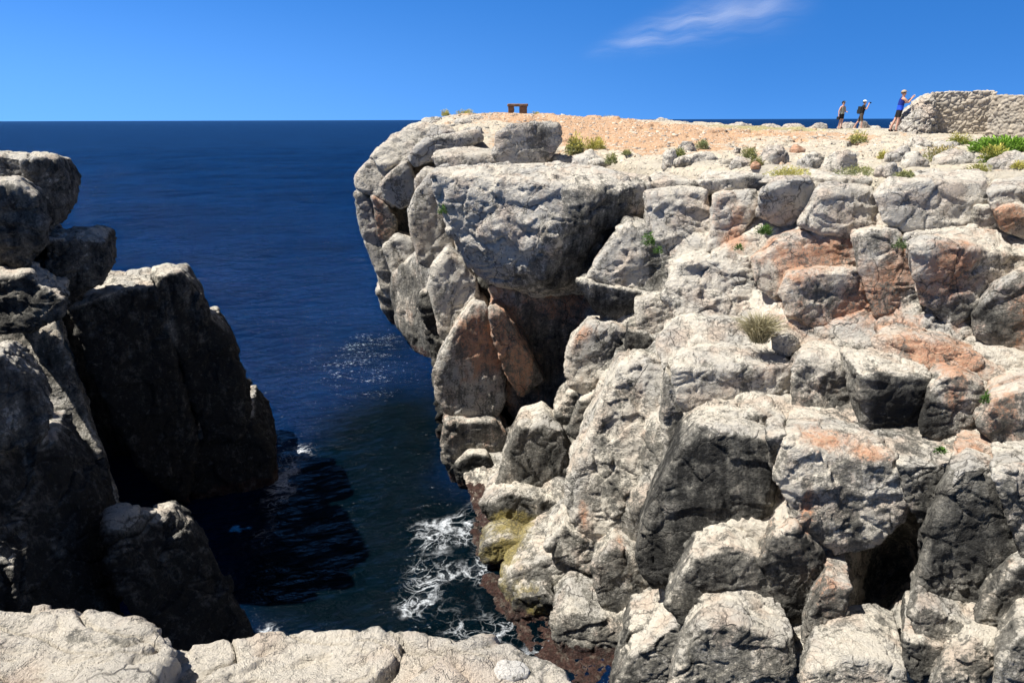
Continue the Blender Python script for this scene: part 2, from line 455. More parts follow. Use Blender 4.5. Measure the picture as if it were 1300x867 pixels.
# ------------------------------------------------------------------ rocks of the right-hand cliff
# upper row, along the rim
R('huge pale block jutting out over the dark hollow, its right side blackened', [(557, 226), (600, 222), (700, 226), (770, 230), (817, 237), (819, 268), (796, 285), (779, 318), (764, 352), (742, 369), (690, 372), (634, 361), (600, 335), (580, 300), (566, 262)],
  16.4, a=0.1, b=.1, T=[(562, 214), (640, 208), (740, 211), (824, 226)], X=[(690, 234, -.9), (705, 300, -1.3), (690, 356, -1.0), (640, 330, -.75), (650, 238, -.6), (770, 245, -.75)], th=5, dk=.10, og=.10, bul=.02, amp=1.0, name='overhanging_block', cat='rock')
R('pale square boulder right of the overhanging block, fern growing at its left edge', [(819, 247), (855, 243), (893, 243), (905, 285), (893, 318), (862, 345), (845, 335), (826, 300)], 15.0, b=-.5, T=[(822, 240), (890, 238)], dk=.08, og=.08, amp=.8)
R('narrow upright rock with a thin orange streak on the rim', [(907, 250), (925, 246), (958, 244), (962, 268), (940, 300), (915, 318), (900, 318), (906, 285)], 14.5, b=-.5, dk=.1, og=.3, th=1)
R('rounded boulder with a grey shadowed belly above the green crack plant', [(963, 274), (968, 246), (995, 230), (1027, 228), (1038, 250), (1030, 275), (1004, 288), (980, 283)], 13.9, b=.5, T=[(990, 223), (1025, 222)], dk=.12, og=.08)
R('smooth pale boulder with a dark gap along its right side, on the rim', [(1017, 284), (1042, 242), (1075, 238), (1106, 240), (1114, 262), (1110, 282), (1088, 300), (1045, 296)], 13.1, b=-.3, T=[(1045, 234), (1100, 233)], dk=.1, og=.15)
R('widest pale boulder on the rim, crossed by two diagonal cracks', [(1114, 248), (1150, 232), (1200, 230), (1246, 232), (1258, 250), (1238, 264), (1236, 282), (1200, 291), (1152, 295), (1126, 281)], 12.3, b=-.3, T=[(1130, 226), (1180, 218), (1250, 220)], dk=.1, og=.05, amp=.7)
R('pale rim rock cut by the right edge of the picture', [(1258, 245), (1300, 236), (1350, 240), (1350, 275), (1300, 268), (1262, 266)], 11.8, b=-.2, T=[(1262, 228), (1340, 226)], dk=.08, og=.1)
R('rust red rock wedged under the rim', [(1266, 268), (1285, 261), (1310, 264), (1345, 270), (1345, 305), (1300, 303), (1275, 292)], 11.6, b=0, dk=.2, og=.7)
R('grey shadowed rock in the notch beside the widest boulder', [(1238, 262), (1262, 262), (1268, 285), (1258, 300), (1236, 292)], 12.1, b=0, dk=.45, og=.1)
R('thin flat slab lying under the widest boulder', [(1150, 297), (1195, 293), (1237, 289), (1236, 298), (1195, 305), (1165, 317), (1152, 314)], 11.9, b=-.5, dk=.08, og=.05, th=.8, name='slab', cat='rock')
R('tilted flat rock with a green plant at its top', [(905, 322), (945, 300), (968, 288), (990, 288), (1015, 290), (1000, 302), (962, 326), (930, 345), (905, 345)], 14.0, b=-.9, dk=.08, og=.2, th=1)
R('small pinkish rock under the rounded boulder', [(1015, 290), (1045, 296), (1085, 302), (1050, 306), (1000, 306)], 13.4, b=-.6, dk=.05, og=.4, th=.8)
# rim steps behind the first row
R('low grey step behind the pale square boulder', [(822, 232), (850, 229), (870, 231), (893, 230), (893, 244), (822, 247)], 16.6, b=0, T=[(830, 219), (890, 217)], dk=.3, og=.02, th=1.2)
R('low ledge with a dark undercut on the plateau edge', [(886, 231), (930, 225), (965, 222), (985, 228), (968, 244), (930, 246), (897, 247)], 15.6, b=.1, T=[(900, 214), (980, 212)], dk=.3, og=.02, th=1.4)
R('pale sloping rim slab above the rounded boulder', [(968, 232), (1000, 224), (1040, 226), (1120, 228), (1118, 240), (1040, 240)], 14.3, b=-.3, T=[(985, 212), (1060, 209), (1120, 214)], dk=.05, og=.02, th=1.5)

# second row
R('big orange stained boulder above the round one', [(958, 328), (985, 308), (1020, 298), (1052, 296), (1085, 302), (1093, 335), (1072, 357), (1010, 358), (988, 378), (966, 366)], 13.0, b=-.4, T=[(1010, 292), (1080, 296)], dk=.2, og=.45)
R('round boulder with a curved lip of pink and yellow stains', [(1000, 352), (1040, 346), (1090, 345), (1110, 374), (1121, 408), (1112, 428), (1085, 437), (1040, 426), (1002, 398), (991, 374)], 12.2, b=-.1, dk=.22, og=.42, bul=.08)
R('yellowish upright boulder between the round one and the cloven block', [(1084, 302), (1110, 293), (1135, 294), (1160, 320), (1165, 360), (1179, 400), (1152, 413), (1117, 414), (1108, 372), (1094, 344)], 12.0, b=-.3, dk=.3, og=.38)
R('massive block with orange face and black underside beside the right edge', [(1160, 316), (1195, 309), (1235, 318), (1300, 325), (1300, 345), (1268, 372), (1235, 397), (1205, 411), (1172, 384), (1162, 345)], 11.3, b=.0, T=[(1172, 303), (1235, 290), (1300, 293)], dk=.25, og=.3, th=1.6)
R('dark speckled boulder cut by the right picture edge below the massive block', [(1236, 400), (1262, 366), (1300, 346), (1355, 340), (1355, 462), (1300, 458), (1262, 444), (1241, 424)], 10.7, a=-.3, b=-.1, dk=.35, og=.3)
R('leaning pointed boulder with a blackened right flank', [(746, 352), (768, 315), (795, 281), (822, 287), (842, 312), (849, 350), (836, 372), (792, 370)], 14.9, b=-.35, dk=0.16, og=.05, bul=.07)
R('ragged dark rock underneath the leaning pointed boulder', [(735, 358), (760, 362), (792, 370), (838, 374), (846, 392), (806, 402), (780, 410), (756, 392)], 14.6, b=.4, dk=.5, og=.15)
R('small pale round rock at the foot of the pointed boulder', [(807, 382), (838, 375), (862, 384), (862, 408), (838, 429), (810, 416)], 13.9, b=-.4, dk=.12, og=.1)
R('cracked pale slope of broken stone', [(852, 350), (880, 332), (905, 345), (932, 345), (958, 330), (966, 366), (955, 402), (905, 412), (866, 402), (848, 376)], 13.5, b=-.8, dk=.1, og=.08, amp=1.3)
R('small wedge of rock between pale square boulder and cracked slope', [(846, 338), (866, 346), (893, 322), (905, 330), (880, 350), (852, 360)], 14.1, b=-.4, dk=.3, og=.2, th=.8)
R('long pale ramp of rock left of the grass tuft', [(838, 434), (866, 408), (905, 404), (945, 412), (985, 430), (1000, 442), (930, 448), (870, 462), (846, 468)], 12.3, b=-1.6, dk=.05, og=.12)
R('pinkish ledge at the right of the grass tuft', [(975, 402), (1005, 402), (1040, 428), (1068, 437), (1060, 446), (1015, 446), (985, 432)], 12.0, b=-1.2, dk=.08, og=.45)
R('small round pale stone below the grass tuft', [(980, 430), (998, 424), (1013, 432), (1014, 444), (1000, 452), (984, 446)], 11.5, b=0, dk=.1, og=.1, th=.5)
R('heap of pinkish rubble under the massive block', [(1118, 420), (1150, 412), (1180, 404), (1208, 412), (1235, 402), (1245, 430), (1240, 446), (1180, 430), (1140, 428)], 11.2, b=-.9, dk=.22, og=.4, amp=1.5, name='rock', cat='rock')
R('long yellow stained slab slanting down to the right', [(1110, 434), (1125, 426), (1155, 425), (1200, 437), (1245, 456), (1278, 474), (1280, 487), (1240, 491), (1195, 477), (1140, 460), (1115, 446)], 10.4, a=-.35, b=-.5, dk=.15, og=.42, name='slab', cat='rock')
R('pale rock behind the slanting slab at the right picture edge', [(1240, 446), (1275, 446), (1350, 466), (1350, 500), (1285, 486), (1262, 466)], 10.2, b=-.8, dk=.08, og=.25)

# third row: the ledge blocks
R('square pale block with grey smudge on its face, shadow on its right', [(857, 468), (905, 466), (950, 468), (1001, 466), (1010, 474), (1004, 500), (985, 526), (945, 530), (905, 528), (866, 516), (855, 494)], 11.0, a=.05, b=-.1, T=[(872, 446), (910, 433), (985, 435)], dk=0.08, og=.14, amp=.7)
R('rough rock between the square pale block and the black faced block', [(1008, 470), (1030, 452), (1065, 455), (1095, 478), (1098, 545), (1062, 553), (1012, 546), (1006, 510)], 10.6, b=-.35, T=[(1018, 446), (1060, 442)], dk=0.46, og=.25)
R('black faced block with a smooth bright top', [(1094, 478), (1120, 473), (1150, 477), (1179, 480), (1181, 512), (1170, 552), (1132, 557), (1098, 546)], 9.8, b=.0, T=[(1066, 443), (1105, 440), (1176, 470)], dk=0.65, og=.05, amp=.8)
R('orange streaked boulder right of the black faced block', [(1180, 496), (1196, 482), (1218, 477), (1248, 490), (1250, 520), (1226, 552), (1190, 558), (1170, 548)], 9.5, b=-.2, dk=0.49, og=.25)
R('orange and grey boulder at the right edge of the ledge', [(1243, 540), (1262, 508), (1300, 492), (1350, 490), (1350, 590), (1300, 582), (1268, 571)], 9.1, b=-.2, dk=0.46, og=.35)
R('small flat rock above the orange streaked boulder', [(1178, 478), (1200, 474), (1225, 476), (1262, 488), (1254, 500), (1220, 488)], 10.0, b=-.8, dk=0.23, og=.2, th=.6)

# fourth row
R('pale fractured rock left of the square block', [(846, 476), (858, 520), (880, 526), (908, 532), (902, 556), (886, 566), (868, 580), (850, 578), (840, 540)], 10.9, b=-.2, dk=0.40, og=.1)
R('tall slab bleached at the top and grey below', [(722, 612), (745, 560), (768, 510), (787, 476), (820, 470), (856, 478), (862, 520), (852, 585), (840, 645), (814, 692), (775, 690), (728, 660)], 11.6, a=-.25, b=-.45, T=[(792, 469), (850, 470)], th=2, dk=0.14, og=.08, amp=.8)
R('large black rock under the square pale block', [(866, 566), (888, 546), (935, 545), (974, 558), (988, 600), (976, 652), (930, 702), (885, 735), (832, 742), (811, 706), (822, 658), (850, 602)], 9.6, a=-.2, b=-.2, T=[(890, 540), (950, 540)], th=2, dk=0.88, og=.05)
R('small pale bit of rock under the square block', [(938, 528), (960, 524), (996, 532), (998, 548), (980, 552), (950, 544)], 10.1, b=-.4, dk=0.28, og=.1, th=.6)
R('black pointed rock hanging over the shadow', [(975, 556), (996, 552), (1006, 572), (1000, 606), (986, 612), (978, 588)], 9.3, b=.2, dk=0.75, og=.05, th=.8)
R('big whitish boulder with rust patches on its flat top', [(1000, 566), (1045, 572), (1085, 580), (1130, 584), (1158, 620), (1140, 662), (1112, 688), (1062, 700), (1040, 682), (1012, 652), (990, 605)], 8.9, a=-.1, b=-.25, T=[(1002, 547), (1060, 550), (1105, 556)], th=2, dk=0.16, og=.22, amp=.8)
R('flat pale shelf beside the big whitish boulder', [(1106, 566), (1150, 562), (1214, 574), (1216, 590), (1180, 592), (1140, 588)], 9.0, b=-1.2, dk=0.28, og=.2, th=.9, name='slab', cat='rock')
R('grey wedge below the flat pale shelf', [(1140, 590), (1180, 590), (1217, 590), (1215, 612), (1192, 642), (1168, 662), (1150, 630)], 8.7, b=-.2, dk=0.65, og=.1)
R('orange topped flat rock above the tall dark boulder', [(1215, 566), (1240, 562), (1290, 578), (1305, 592), (1262, 598), (1224, 592)], 8.8, b=-.9, dk=0.28, og=.45, th=.8)
R('tall dark boulder with peeling tan patches', [(1194, 640), (1212, 606), (1232, 594), (1262, 602), (1284, 648), (1294, 690), (1280, 722), (1234, 772), (1192, 792), (1168, 762), (1172, 700)], 8.1, a=-.1, b=-.2, T=[(1225, 588), (1255, 592)], th=1.8, dk=0.75, og=.12)
R('pale slab at the right edge beside the tall dark boulder', [(1262, 602), (1300, 598), (1350, 600), (1350, 720), (1300, 715), (1292, 680), (1284, 645)], 7.9, b=-.2, dk=0.34, og=.12)
R('black rock freckled with white crust', [(846, 768), (862, 740), (882, 708), (926, 694), (965, 708), (996, 752), (990, 790), (950, 798), (902, 782), (868, 792)], 8.6, b=-.25, dk=0.75, og=.06)
R('grey boulder at the bottom, pale along its upper left edge', [(850, 885), (868, 830), (892, 796), (938, 788), (1000, 808), (1006, 842), (975, 890)], 7.7, b=-.4, dk=0.56, og=.05)
R('brown wet looking rock in the shade below the whitish boulder', [(965, 712), (985, 684), (1010, 670), (1042, 704), (1046, 742), (1022, 782), (998, 790)], 8.6, b=-.1, dk=0.75, og=.4)
R('narrow rock with orange and white patches beside the black hole', [(1050, 742), (1078, 748), (1074, 790), (1064, 822), (1040, 832), (1020, 812), (1030, 778)], 8.0, b=-.2, dk=0.63, og=.4)
R('broad grey rock on the bottom edge under the black hole', [(1015, 880), (1030, 850), (1075, 834), (1120, 836), (1146, 850), (1150, 890)], 7.1, b=-.5, dk=0.57, og=.15)
R('grey wedge with one pale edge under the tall dark boulder', [(1156, 785), (1168, 766), (1195, 790), (1235, 796), (1232, 810), (1205, 824), (1170, 812)], 7.5, b=-.3, dk=0.51, og=.1)
R('brown stained rock in the crevice at lower right', [(1150, 812), (1172, 814), (1205, 826), (1196, 846), (1165, 866), (1146, 842)], 7.3, b=-.3, dk=0.75, og=.35)
R('mottled dark boulder at the right edge, lower of the stack', [(1236, 798), (1252, 764), (1284, 724), (1310, 712), (1355, 720), (1355, 812), (1290, 816), (1250, 812)], 7.5, b=-.2, dk=0.69, og=.15)
R('pale crusted rock at the bottom right', [(1180, 875), (1200, 845), (1236, 812), (1268, 816), (1262, 850), (1240, 885)], 7.0, b=-.4, dk=0.46, og=.1)
R('corner rock with a whitish ridge at the bottom right', [(1262, 885), (1268, 842), (1292, 808), (1350, 795), (1350, 890)], 6.7, b=-.3, dk=0.51, og=.05)

# the pillar and hollow under the overhang
R('pale pillar rock directly below the overhanging block', [(546, 366), (552, 338), (568, 318), (585, 332), (600, 352), (604, 382), (585, 410), (568, 432), (558, 420)], 17.2, b=-.1, dk=0.14, og=.12, strata=.8)
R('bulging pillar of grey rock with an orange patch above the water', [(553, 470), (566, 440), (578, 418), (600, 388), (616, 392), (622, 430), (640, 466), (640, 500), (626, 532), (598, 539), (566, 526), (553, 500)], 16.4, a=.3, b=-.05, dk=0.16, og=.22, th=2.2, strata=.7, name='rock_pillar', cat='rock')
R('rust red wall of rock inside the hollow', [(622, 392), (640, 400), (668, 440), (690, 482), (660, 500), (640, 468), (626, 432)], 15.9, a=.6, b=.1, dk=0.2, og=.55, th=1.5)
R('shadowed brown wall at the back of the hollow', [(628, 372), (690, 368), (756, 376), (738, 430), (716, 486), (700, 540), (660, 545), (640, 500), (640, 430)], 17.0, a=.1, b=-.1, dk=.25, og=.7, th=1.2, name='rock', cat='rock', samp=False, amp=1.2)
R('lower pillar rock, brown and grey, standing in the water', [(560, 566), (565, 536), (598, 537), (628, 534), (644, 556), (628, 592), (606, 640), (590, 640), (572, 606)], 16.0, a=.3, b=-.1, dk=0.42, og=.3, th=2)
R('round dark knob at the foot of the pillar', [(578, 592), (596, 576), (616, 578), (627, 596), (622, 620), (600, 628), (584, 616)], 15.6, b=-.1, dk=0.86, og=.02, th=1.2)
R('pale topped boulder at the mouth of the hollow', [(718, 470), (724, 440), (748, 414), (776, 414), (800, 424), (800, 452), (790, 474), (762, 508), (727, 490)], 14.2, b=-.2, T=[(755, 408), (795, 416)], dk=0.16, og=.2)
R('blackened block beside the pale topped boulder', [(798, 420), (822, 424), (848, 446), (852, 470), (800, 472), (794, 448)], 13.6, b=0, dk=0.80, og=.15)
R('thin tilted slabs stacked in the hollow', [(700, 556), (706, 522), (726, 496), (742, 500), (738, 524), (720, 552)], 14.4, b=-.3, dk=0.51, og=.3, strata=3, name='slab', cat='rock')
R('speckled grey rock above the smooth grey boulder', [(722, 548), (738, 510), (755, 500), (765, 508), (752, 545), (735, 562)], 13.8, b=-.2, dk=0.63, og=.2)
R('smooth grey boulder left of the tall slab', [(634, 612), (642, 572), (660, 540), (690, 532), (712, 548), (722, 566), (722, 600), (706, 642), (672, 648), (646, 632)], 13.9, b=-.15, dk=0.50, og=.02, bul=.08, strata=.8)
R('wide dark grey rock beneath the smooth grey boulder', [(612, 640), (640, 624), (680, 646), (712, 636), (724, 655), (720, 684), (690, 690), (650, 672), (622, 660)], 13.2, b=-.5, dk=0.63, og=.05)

# along the water
R('yellow algae covered rock surrounded by brown weed', [(608, 704), (618, 688), (645, 682), (668, 690), (670, 706), (645, 714), (615, 716)], 12.2, b=-.4, dk=0.47, og=.05, th=.8)
R('greenish grey rock stretching down to the yellow shore', [(636, 742), (662, 720), (700, 704), (744, 694), (752, 738), (720, 760), (684, 768), (650, 770)], 11.2, b=-.6, dk=0.28, og=.12, th=1.6)
R('grey rock with grooves under the tall slab', [(692, 694), (716, 668), (742, 690), (775, 694), (800, 712), (790, 730), (748, 728), (706, 708)], 11.2, b=-.4, dk=0.34, og=.1)
R('dark slanting slab with thin rust streaks', [(752, 722), (778, 694), (806, 706), (835, 748), (848, 792), (806, 812), (768, 784)], 10.3, b=-.3, dk=0.65, og=.18, name='slab', cat='rock')
R('black holed rock crusted with yellow at the water', [(648, 790), (656, 760), (690, 754), (712, 772), (706, 800), (676, 814)], 10.7, b=-.1, dk=0.76, og=.05, amp=1.6)
R('broad pale green rock at the water, lowest on the shore', [(700, 795), (722, 774), (760, 786), (788, 792), (804, 822), (800, 885), (745, 885), (712, 836)], 9.8, b=-.5, dk=0.24, og=.1, th=1.6)
R('grey boulder above the bottom edge, left of the speckled ones', [(775, 885), (802, 832), (845, 806), (868, 786), (886, 790), (876, 826), (852, 885)], 8.7, b=-.4, dk=0.53, og=.04)
R('dark rock filling the gap above the grey boulder', [(790, 820), (800, 800), (845, 792), (870, 784), (845, 806), (806, 830)], 9.2, b=0, dk=0.76, og=.05, th=1, name='rock', cat='rock')

# ------------------------------------------------------------------ headland seen beyond the overhanging block
GROUP[0] = 'rocks of the headland'
FAR = dict(mat=M_FAR, vpx=2.6)
R('crusty pale shoulder of the headland against the sea', [(470, 200), (492, 180), (518, 163), (545, 160), (560, 168), (545, 190), (520, 206), (490, 214)], 29, b=-2.2, dk=.12, og=.05, th=3, amp=1.2, **FAR)
R('outermost bulge of the headland, leaning over the sea', [(450, 226), (468, 205), (492, 200), (512, 208), (518, 236), (498, 262), (478, 250), (454, 240)], 29.5, b=-.6, dk=.15, og=.08, th=3, **FAR)
R('grey overhanging rock on the headland with a pale cap', [(482, 236), (500, 216), (516, 205), (526, 230), (524, 258), (508, 264), (490, 252)], 28, b=.4, dk=.2, og=.08, th=2, **FAR)
R('brown hollow faced slab in the headland', [(472, 250), (488, 258), (503, 280), (503, 308), (492, 318), (480, 300)], 29.2, b=.2, dk=.4, og=.4, th=2, **FAR)
R('long pale rib running down the edge of the headland', [(450, 250), (458, 242), (470, 256), (480, 302), (492, 332), (508, 368), (500, 380), (484, 366), (472, 330), (458, 294)], 30, b=-.1, dk=.25, og=.08, th=3, **FAR)
R('tall pale rib of the headland beside the overhanging block', [(520, 268), (528, 244), (545, 222), (560, 228), (570, 290), (575, 320), (556, 342), (534, 332), (524, 300)], 23, b=-.2, dk=.2, og=.1, th=3, strata=.6, **FAR)
R('knobbly small rock at the top of the tall pale rib', [(526, 228), (538, 215), (556, 217), (560, 236), (544, 246), (528, 244)], 24, b=-.2, dk=.2, og=.08, th=2, **FAR)
R('pale leaning rock halfway down the headland', [(486, 316), (504, 300), (524, 308), (530, 340), (512, 358), (496, 346)], 28, b=-.4, dk=.18, og=.08, th=2, **FAR)
R('purplish brown rock at the foot of the headland', [(500, 350), (528, 326), (552, 342), (548, 400), (554, 456), (530, 446), (506, 415), (498, 382)], 26.6, a=-4.0, b=.0, dk=.45, og=.25, th=3, strata=.6, **FAR)
R('low wet rock at the tip of the headland', [(477, 368), (500, 362), (508, 400), (506, 420), (486, 396)], 30.6, b=-.1, dk=.35, og=.15, th=3, **FAR)
R('flat grey step below the top of the headland', [(548, 200), (572, 196), (606, 199), (626, 196), (628, 208), (596, 214), (560, 215)], 22, b=-.5, T=[(556, 190), (600, 186), (626, 190)], dk=.3, og=.05, th=1.5, **FAR)
R('rounded ledge with a shadowed belly on the headland', [(522, 196), (540, 178), (566, 172), (604, 166), (612, 178), (588, 190), (550, 192), (528, 212)], 25.5, b=.3, dk=.22, og=.12, th=2.5, **FAR)
R('boulder as tall as a person, split grey and pale, on the headland', [(628, 206), (630, 172), (648, 160), (690, 156), (708, 160), (713, 178), (700, 196), (692, 208), (650, 211)], 21.5, a=.5, b=-.3, T=[(650, 157), (698, 154)], dk=.2, og=.04, th=1.6, bul=.04, amp=.6, **FAR)

# ------------------------------------------------------------------ rocks of the shaded cliff on the left
GROUP[0] = 'rocks of the shaded cliff'
LK = dict(samp=False, ex=1.015, amp=1.05)  # high dk values below paint this cliff's shade into its colour
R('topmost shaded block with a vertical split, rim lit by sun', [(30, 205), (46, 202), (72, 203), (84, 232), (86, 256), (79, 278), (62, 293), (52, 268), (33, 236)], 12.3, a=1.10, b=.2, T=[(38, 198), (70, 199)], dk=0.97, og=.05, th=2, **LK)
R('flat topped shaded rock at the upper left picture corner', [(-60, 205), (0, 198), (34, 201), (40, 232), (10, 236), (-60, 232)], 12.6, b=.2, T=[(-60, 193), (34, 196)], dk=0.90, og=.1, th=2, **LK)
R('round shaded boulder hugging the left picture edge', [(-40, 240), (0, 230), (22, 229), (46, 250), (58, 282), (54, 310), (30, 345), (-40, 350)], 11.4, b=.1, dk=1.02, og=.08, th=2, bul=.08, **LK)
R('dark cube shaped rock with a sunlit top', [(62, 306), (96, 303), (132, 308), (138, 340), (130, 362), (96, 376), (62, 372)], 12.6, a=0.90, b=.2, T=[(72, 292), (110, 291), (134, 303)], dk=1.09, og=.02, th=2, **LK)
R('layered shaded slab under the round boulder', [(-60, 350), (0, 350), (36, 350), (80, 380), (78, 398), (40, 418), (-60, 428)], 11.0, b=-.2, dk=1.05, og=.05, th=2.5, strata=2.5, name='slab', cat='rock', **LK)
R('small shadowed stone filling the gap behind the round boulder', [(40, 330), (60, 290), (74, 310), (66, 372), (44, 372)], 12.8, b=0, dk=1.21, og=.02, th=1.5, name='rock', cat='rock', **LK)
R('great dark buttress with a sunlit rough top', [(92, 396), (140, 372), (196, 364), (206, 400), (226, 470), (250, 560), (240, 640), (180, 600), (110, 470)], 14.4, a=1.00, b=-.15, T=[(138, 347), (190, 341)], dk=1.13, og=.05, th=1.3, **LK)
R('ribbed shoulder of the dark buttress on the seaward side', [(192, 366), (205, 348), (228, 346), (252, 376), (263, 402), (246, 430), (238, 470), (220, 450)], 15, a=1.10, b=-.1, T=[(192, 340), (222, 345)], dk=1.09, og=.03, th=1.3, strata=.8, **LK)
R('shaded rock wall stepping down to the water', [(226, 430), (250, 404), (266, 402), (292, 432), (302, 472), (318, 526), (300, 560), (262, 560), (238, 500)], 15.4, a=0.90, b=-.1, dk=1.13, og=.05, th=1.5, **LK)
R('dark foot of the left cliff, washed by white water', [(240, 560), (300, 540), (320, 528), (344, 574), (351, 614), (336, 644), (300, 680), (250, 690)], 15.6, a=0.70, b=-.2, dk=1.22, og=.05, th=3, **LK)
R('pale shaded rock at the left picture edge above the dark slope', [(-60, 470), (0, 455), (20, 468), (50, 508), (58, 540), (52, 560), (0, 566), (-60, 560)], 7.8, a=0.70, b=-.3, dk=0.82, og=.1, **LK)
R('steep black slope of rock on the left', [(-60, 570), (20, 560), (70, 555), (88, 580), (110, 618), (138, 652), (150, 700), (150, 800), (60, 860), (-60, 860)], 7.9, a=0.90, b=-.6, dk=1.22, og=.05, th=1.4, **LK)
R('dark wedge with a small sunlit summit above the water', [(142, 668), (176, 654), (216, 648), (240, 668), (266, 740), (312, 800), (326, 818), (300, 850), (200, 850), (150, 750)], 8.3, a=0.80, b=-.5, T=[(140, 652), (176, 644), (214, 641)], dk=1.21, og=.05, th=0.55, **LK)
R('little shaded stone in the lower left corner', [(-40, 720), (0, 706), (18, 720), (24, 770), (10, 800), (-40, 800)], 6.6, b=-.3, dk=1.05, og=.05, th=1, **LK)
# ------------------------------------------------------------------ bedrock: the masses behind the loose blocks (setting), plus one unseen shade caster
BED = dict(samp=False, name='cliff', kind='structure')
R('left mass', [(-900, 330), (-40, 300), (60, 330), (120, 390), (205, 440), (270, 560), (300, 640), (280, 720), (100, 780), (-900, 780)], 17.6, b=-.2, T=[(-900, 262), (60, 312)], dk=.6, og=.02, th=6, vpx=6, **BED)
R('left inner mass', [(-500, 262), (-60, 250), (20, 300), (40, 420), (80, 520), (140, 640), (120, 760), (-100, 840), (-500, 840)], 12.8, b=-.6, T=[(-500, 214), (10, 214)], dk=.55, og=.02, th=5, vpx=5, **BED)
R('left near mass', [(-1400, 330), (-420, 270), (-185, 290), (-150, 500), (-110, 740), (-200, 900), (-1400, 900)], 7.6, a=.2, b=-.3, T=[(-1400, 216), (-190, 222)], dk=.6, og=.02, th=7, vpx=5, sm=6, amp=.4, **BED)  # unseen rock added left of frame to keep sun off the left cliff
R('right mass', [(1345, 252), (1800, 290), (2300, 340), (2300, 1100), (1345, 1100), (1335, 700)], 7.4, a=-.35, b=-.4, T=[(1380, 238), (2300, 296)], dk=.35, og=.25, th=6, vpx=4, **BED)
R('headland mass', [(478, 222), (515, 178), (560, 172), (640, 180), (720, 200), (720, 330), (640, 420), (565, 452), (525, 432), (500, 400), (484, 330), (466, 272)], 31.2, a=-.6, b=-.1, dk=.35, og=.2, th=8, vpx=4, mat=M_FAR, **BED)
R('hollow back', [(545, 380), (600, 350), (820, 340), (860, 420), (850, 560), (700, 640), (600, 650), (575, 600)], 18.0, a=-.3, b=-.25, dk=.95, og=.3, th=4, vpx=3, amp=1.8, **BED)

S = np.array(SAMPLES[:], float)
SR = S[S[:, 0] > 600]
holes = np.array([(1125, 740, 10.5), (1110, 790, 9.8), (1140, 690, 10.2), (700, 430, 18.6), (690, 480, 18.4), (650, 560, 17.5), (750, 600, 14.5)])
SR = np.concatenate([SR, holes, holes])

def bed_depth(u, v, sig=26):
    out = np.empty(len(u))
    for i in range(0, len(u), 4000):
        du = u[i:i + 4000, None] - SR[None, :, 0]; dv = v[i:i + 4000, None] - SR[None, :, 1]
        w = np.exp(-(du * du + dv * dv) / (2 * sig * sig)) + 1e-6 * np.exp(-(du * du + dv * dv) / (2 * 140.0 ** 2)) + 1e-30
        out[i:i + 4000] = (w * SR[None, :, 2]).sum(1) / w.sum(1)
    return out

def inside(poly, u, v):
    poly = np.array(poly, float); c = np.zeros(len(u), bool); j = len(poly) - 1
    for i in range(len(poly)):
        xi, yi = poly[i]; xj, yj = poly[j]
        if yi != yj:
            m = ((yi > v) != (yj > v)) & (u < (xj - xi) * (v - yi) / (yj - yi) + xi)
            c ^= m
        j = i
    return c

def sheet(name, poly, off, step, mat, dk, og):
    poly = np.array(poly, float)
    us = np.arange(poly[:, 0].min(), poly[:, 0].max() + step, step); vs = np.arange(poly[:, 1].min(), poly[:, 1].max() + step, step)
    g = np.array([(u, v) for v in vs for u in us])
    D = bed_depth(g[:, 0], g[:, 1]) + off
    r = FW[None] + RT[None] * ((g[:, 0] - PU) / FPX)[:, None] + UP[None] * ((PV - g[:, 1]) / FPX)[:, None]
    P = r * (D / r[:, 1])[:, None]
    nu, nv = len(us), len(vs)
    idx = np.arange(nu * nv).reshape(nv, nu)
    ok = inside(poly, g[:, 0], g[:, 1]).reshape(nv, nu)
    q = np.stack([idx[:-1, :-1], idx[1:, :-1], idx[1:, 1:], idx[:-1, 1:]], -1)
    q = q[ok[:-1, :-1] & ok[1:, :-1] & ok[1:, 1:] & ok[:-1, 1:]]
    used = np.unique(q); remap = -np.ones(len(P), int); remap[used] = np.arange(len(used))
    me = mesh_np(name, P[used], remap[q], mat)
    co = rockify(me, 3.3, 1.3, .03, 1.0, 1.3, sm=2)
    no = .7 * LAST['no'] + .3 * get_no(me)
    set_attr(me, 'stain', stain_shade_layer(co, no, dk, og, 3.3))
    return link(name, me, kind='structure')

sheet('cliff', [(600, 650), (585, 600), (640, 540), (700, 520), (790, 440), (775, 385), (838, 300), (838, 252), (1000, 240), (1120, 240), (1250, 240), (1420, 235), (1420, 960), (720, 960), (690, 820), (640, 745)], 0.32, 3.0, M_ROCK, .32, .2)

# wet shelf at the foot of the right-hand cliff, under brown weed
shelf = [(606, 650), (632, 640), (700, 690), (760, 760), (800, 880), (745, 880), (700, 850), (664, 815), (636, 780), (612, 735), (606, 690)]
pts = [pxz(u, v, -8.97) for u, v in shelf] + [pxz(u, v, -10.5) for u, v in shelf]
stain(660, 760, 11.2, 90, 120, 3, 1.1)
me = evaluated(hull_mesh(pts), [('REMESH', dict(mode='VOXEL', voxel_size=.032))])
co = rockify(me, 11.7, .5, .032, 1.3, 1.0, 2)
co[:, 0] += .28 * fbm(co * 1.3 + 7, 3) + .08 * fbm(co * 5, 2); co[:, 2] += .13 * fbm(co * np.array([1.8, 1.8, 0], f32) + 3, 4) + .035 * fbm(co * np.array([9, 9, 0], f32) + 3, 3) - .02; set_co(me, co)
no = get_no(me)
set_attr(me, 'stain', stain_shade_layer(co, no, .4, .0, 5.0)); me.materials.clear(); me.materials.append(M_ROCK)
me.polygons.foreach_set('use_smooth', np.ones(len(me.polygons), bool))
link('shore_shelf', me, kind='structure')
STAINS.pop()

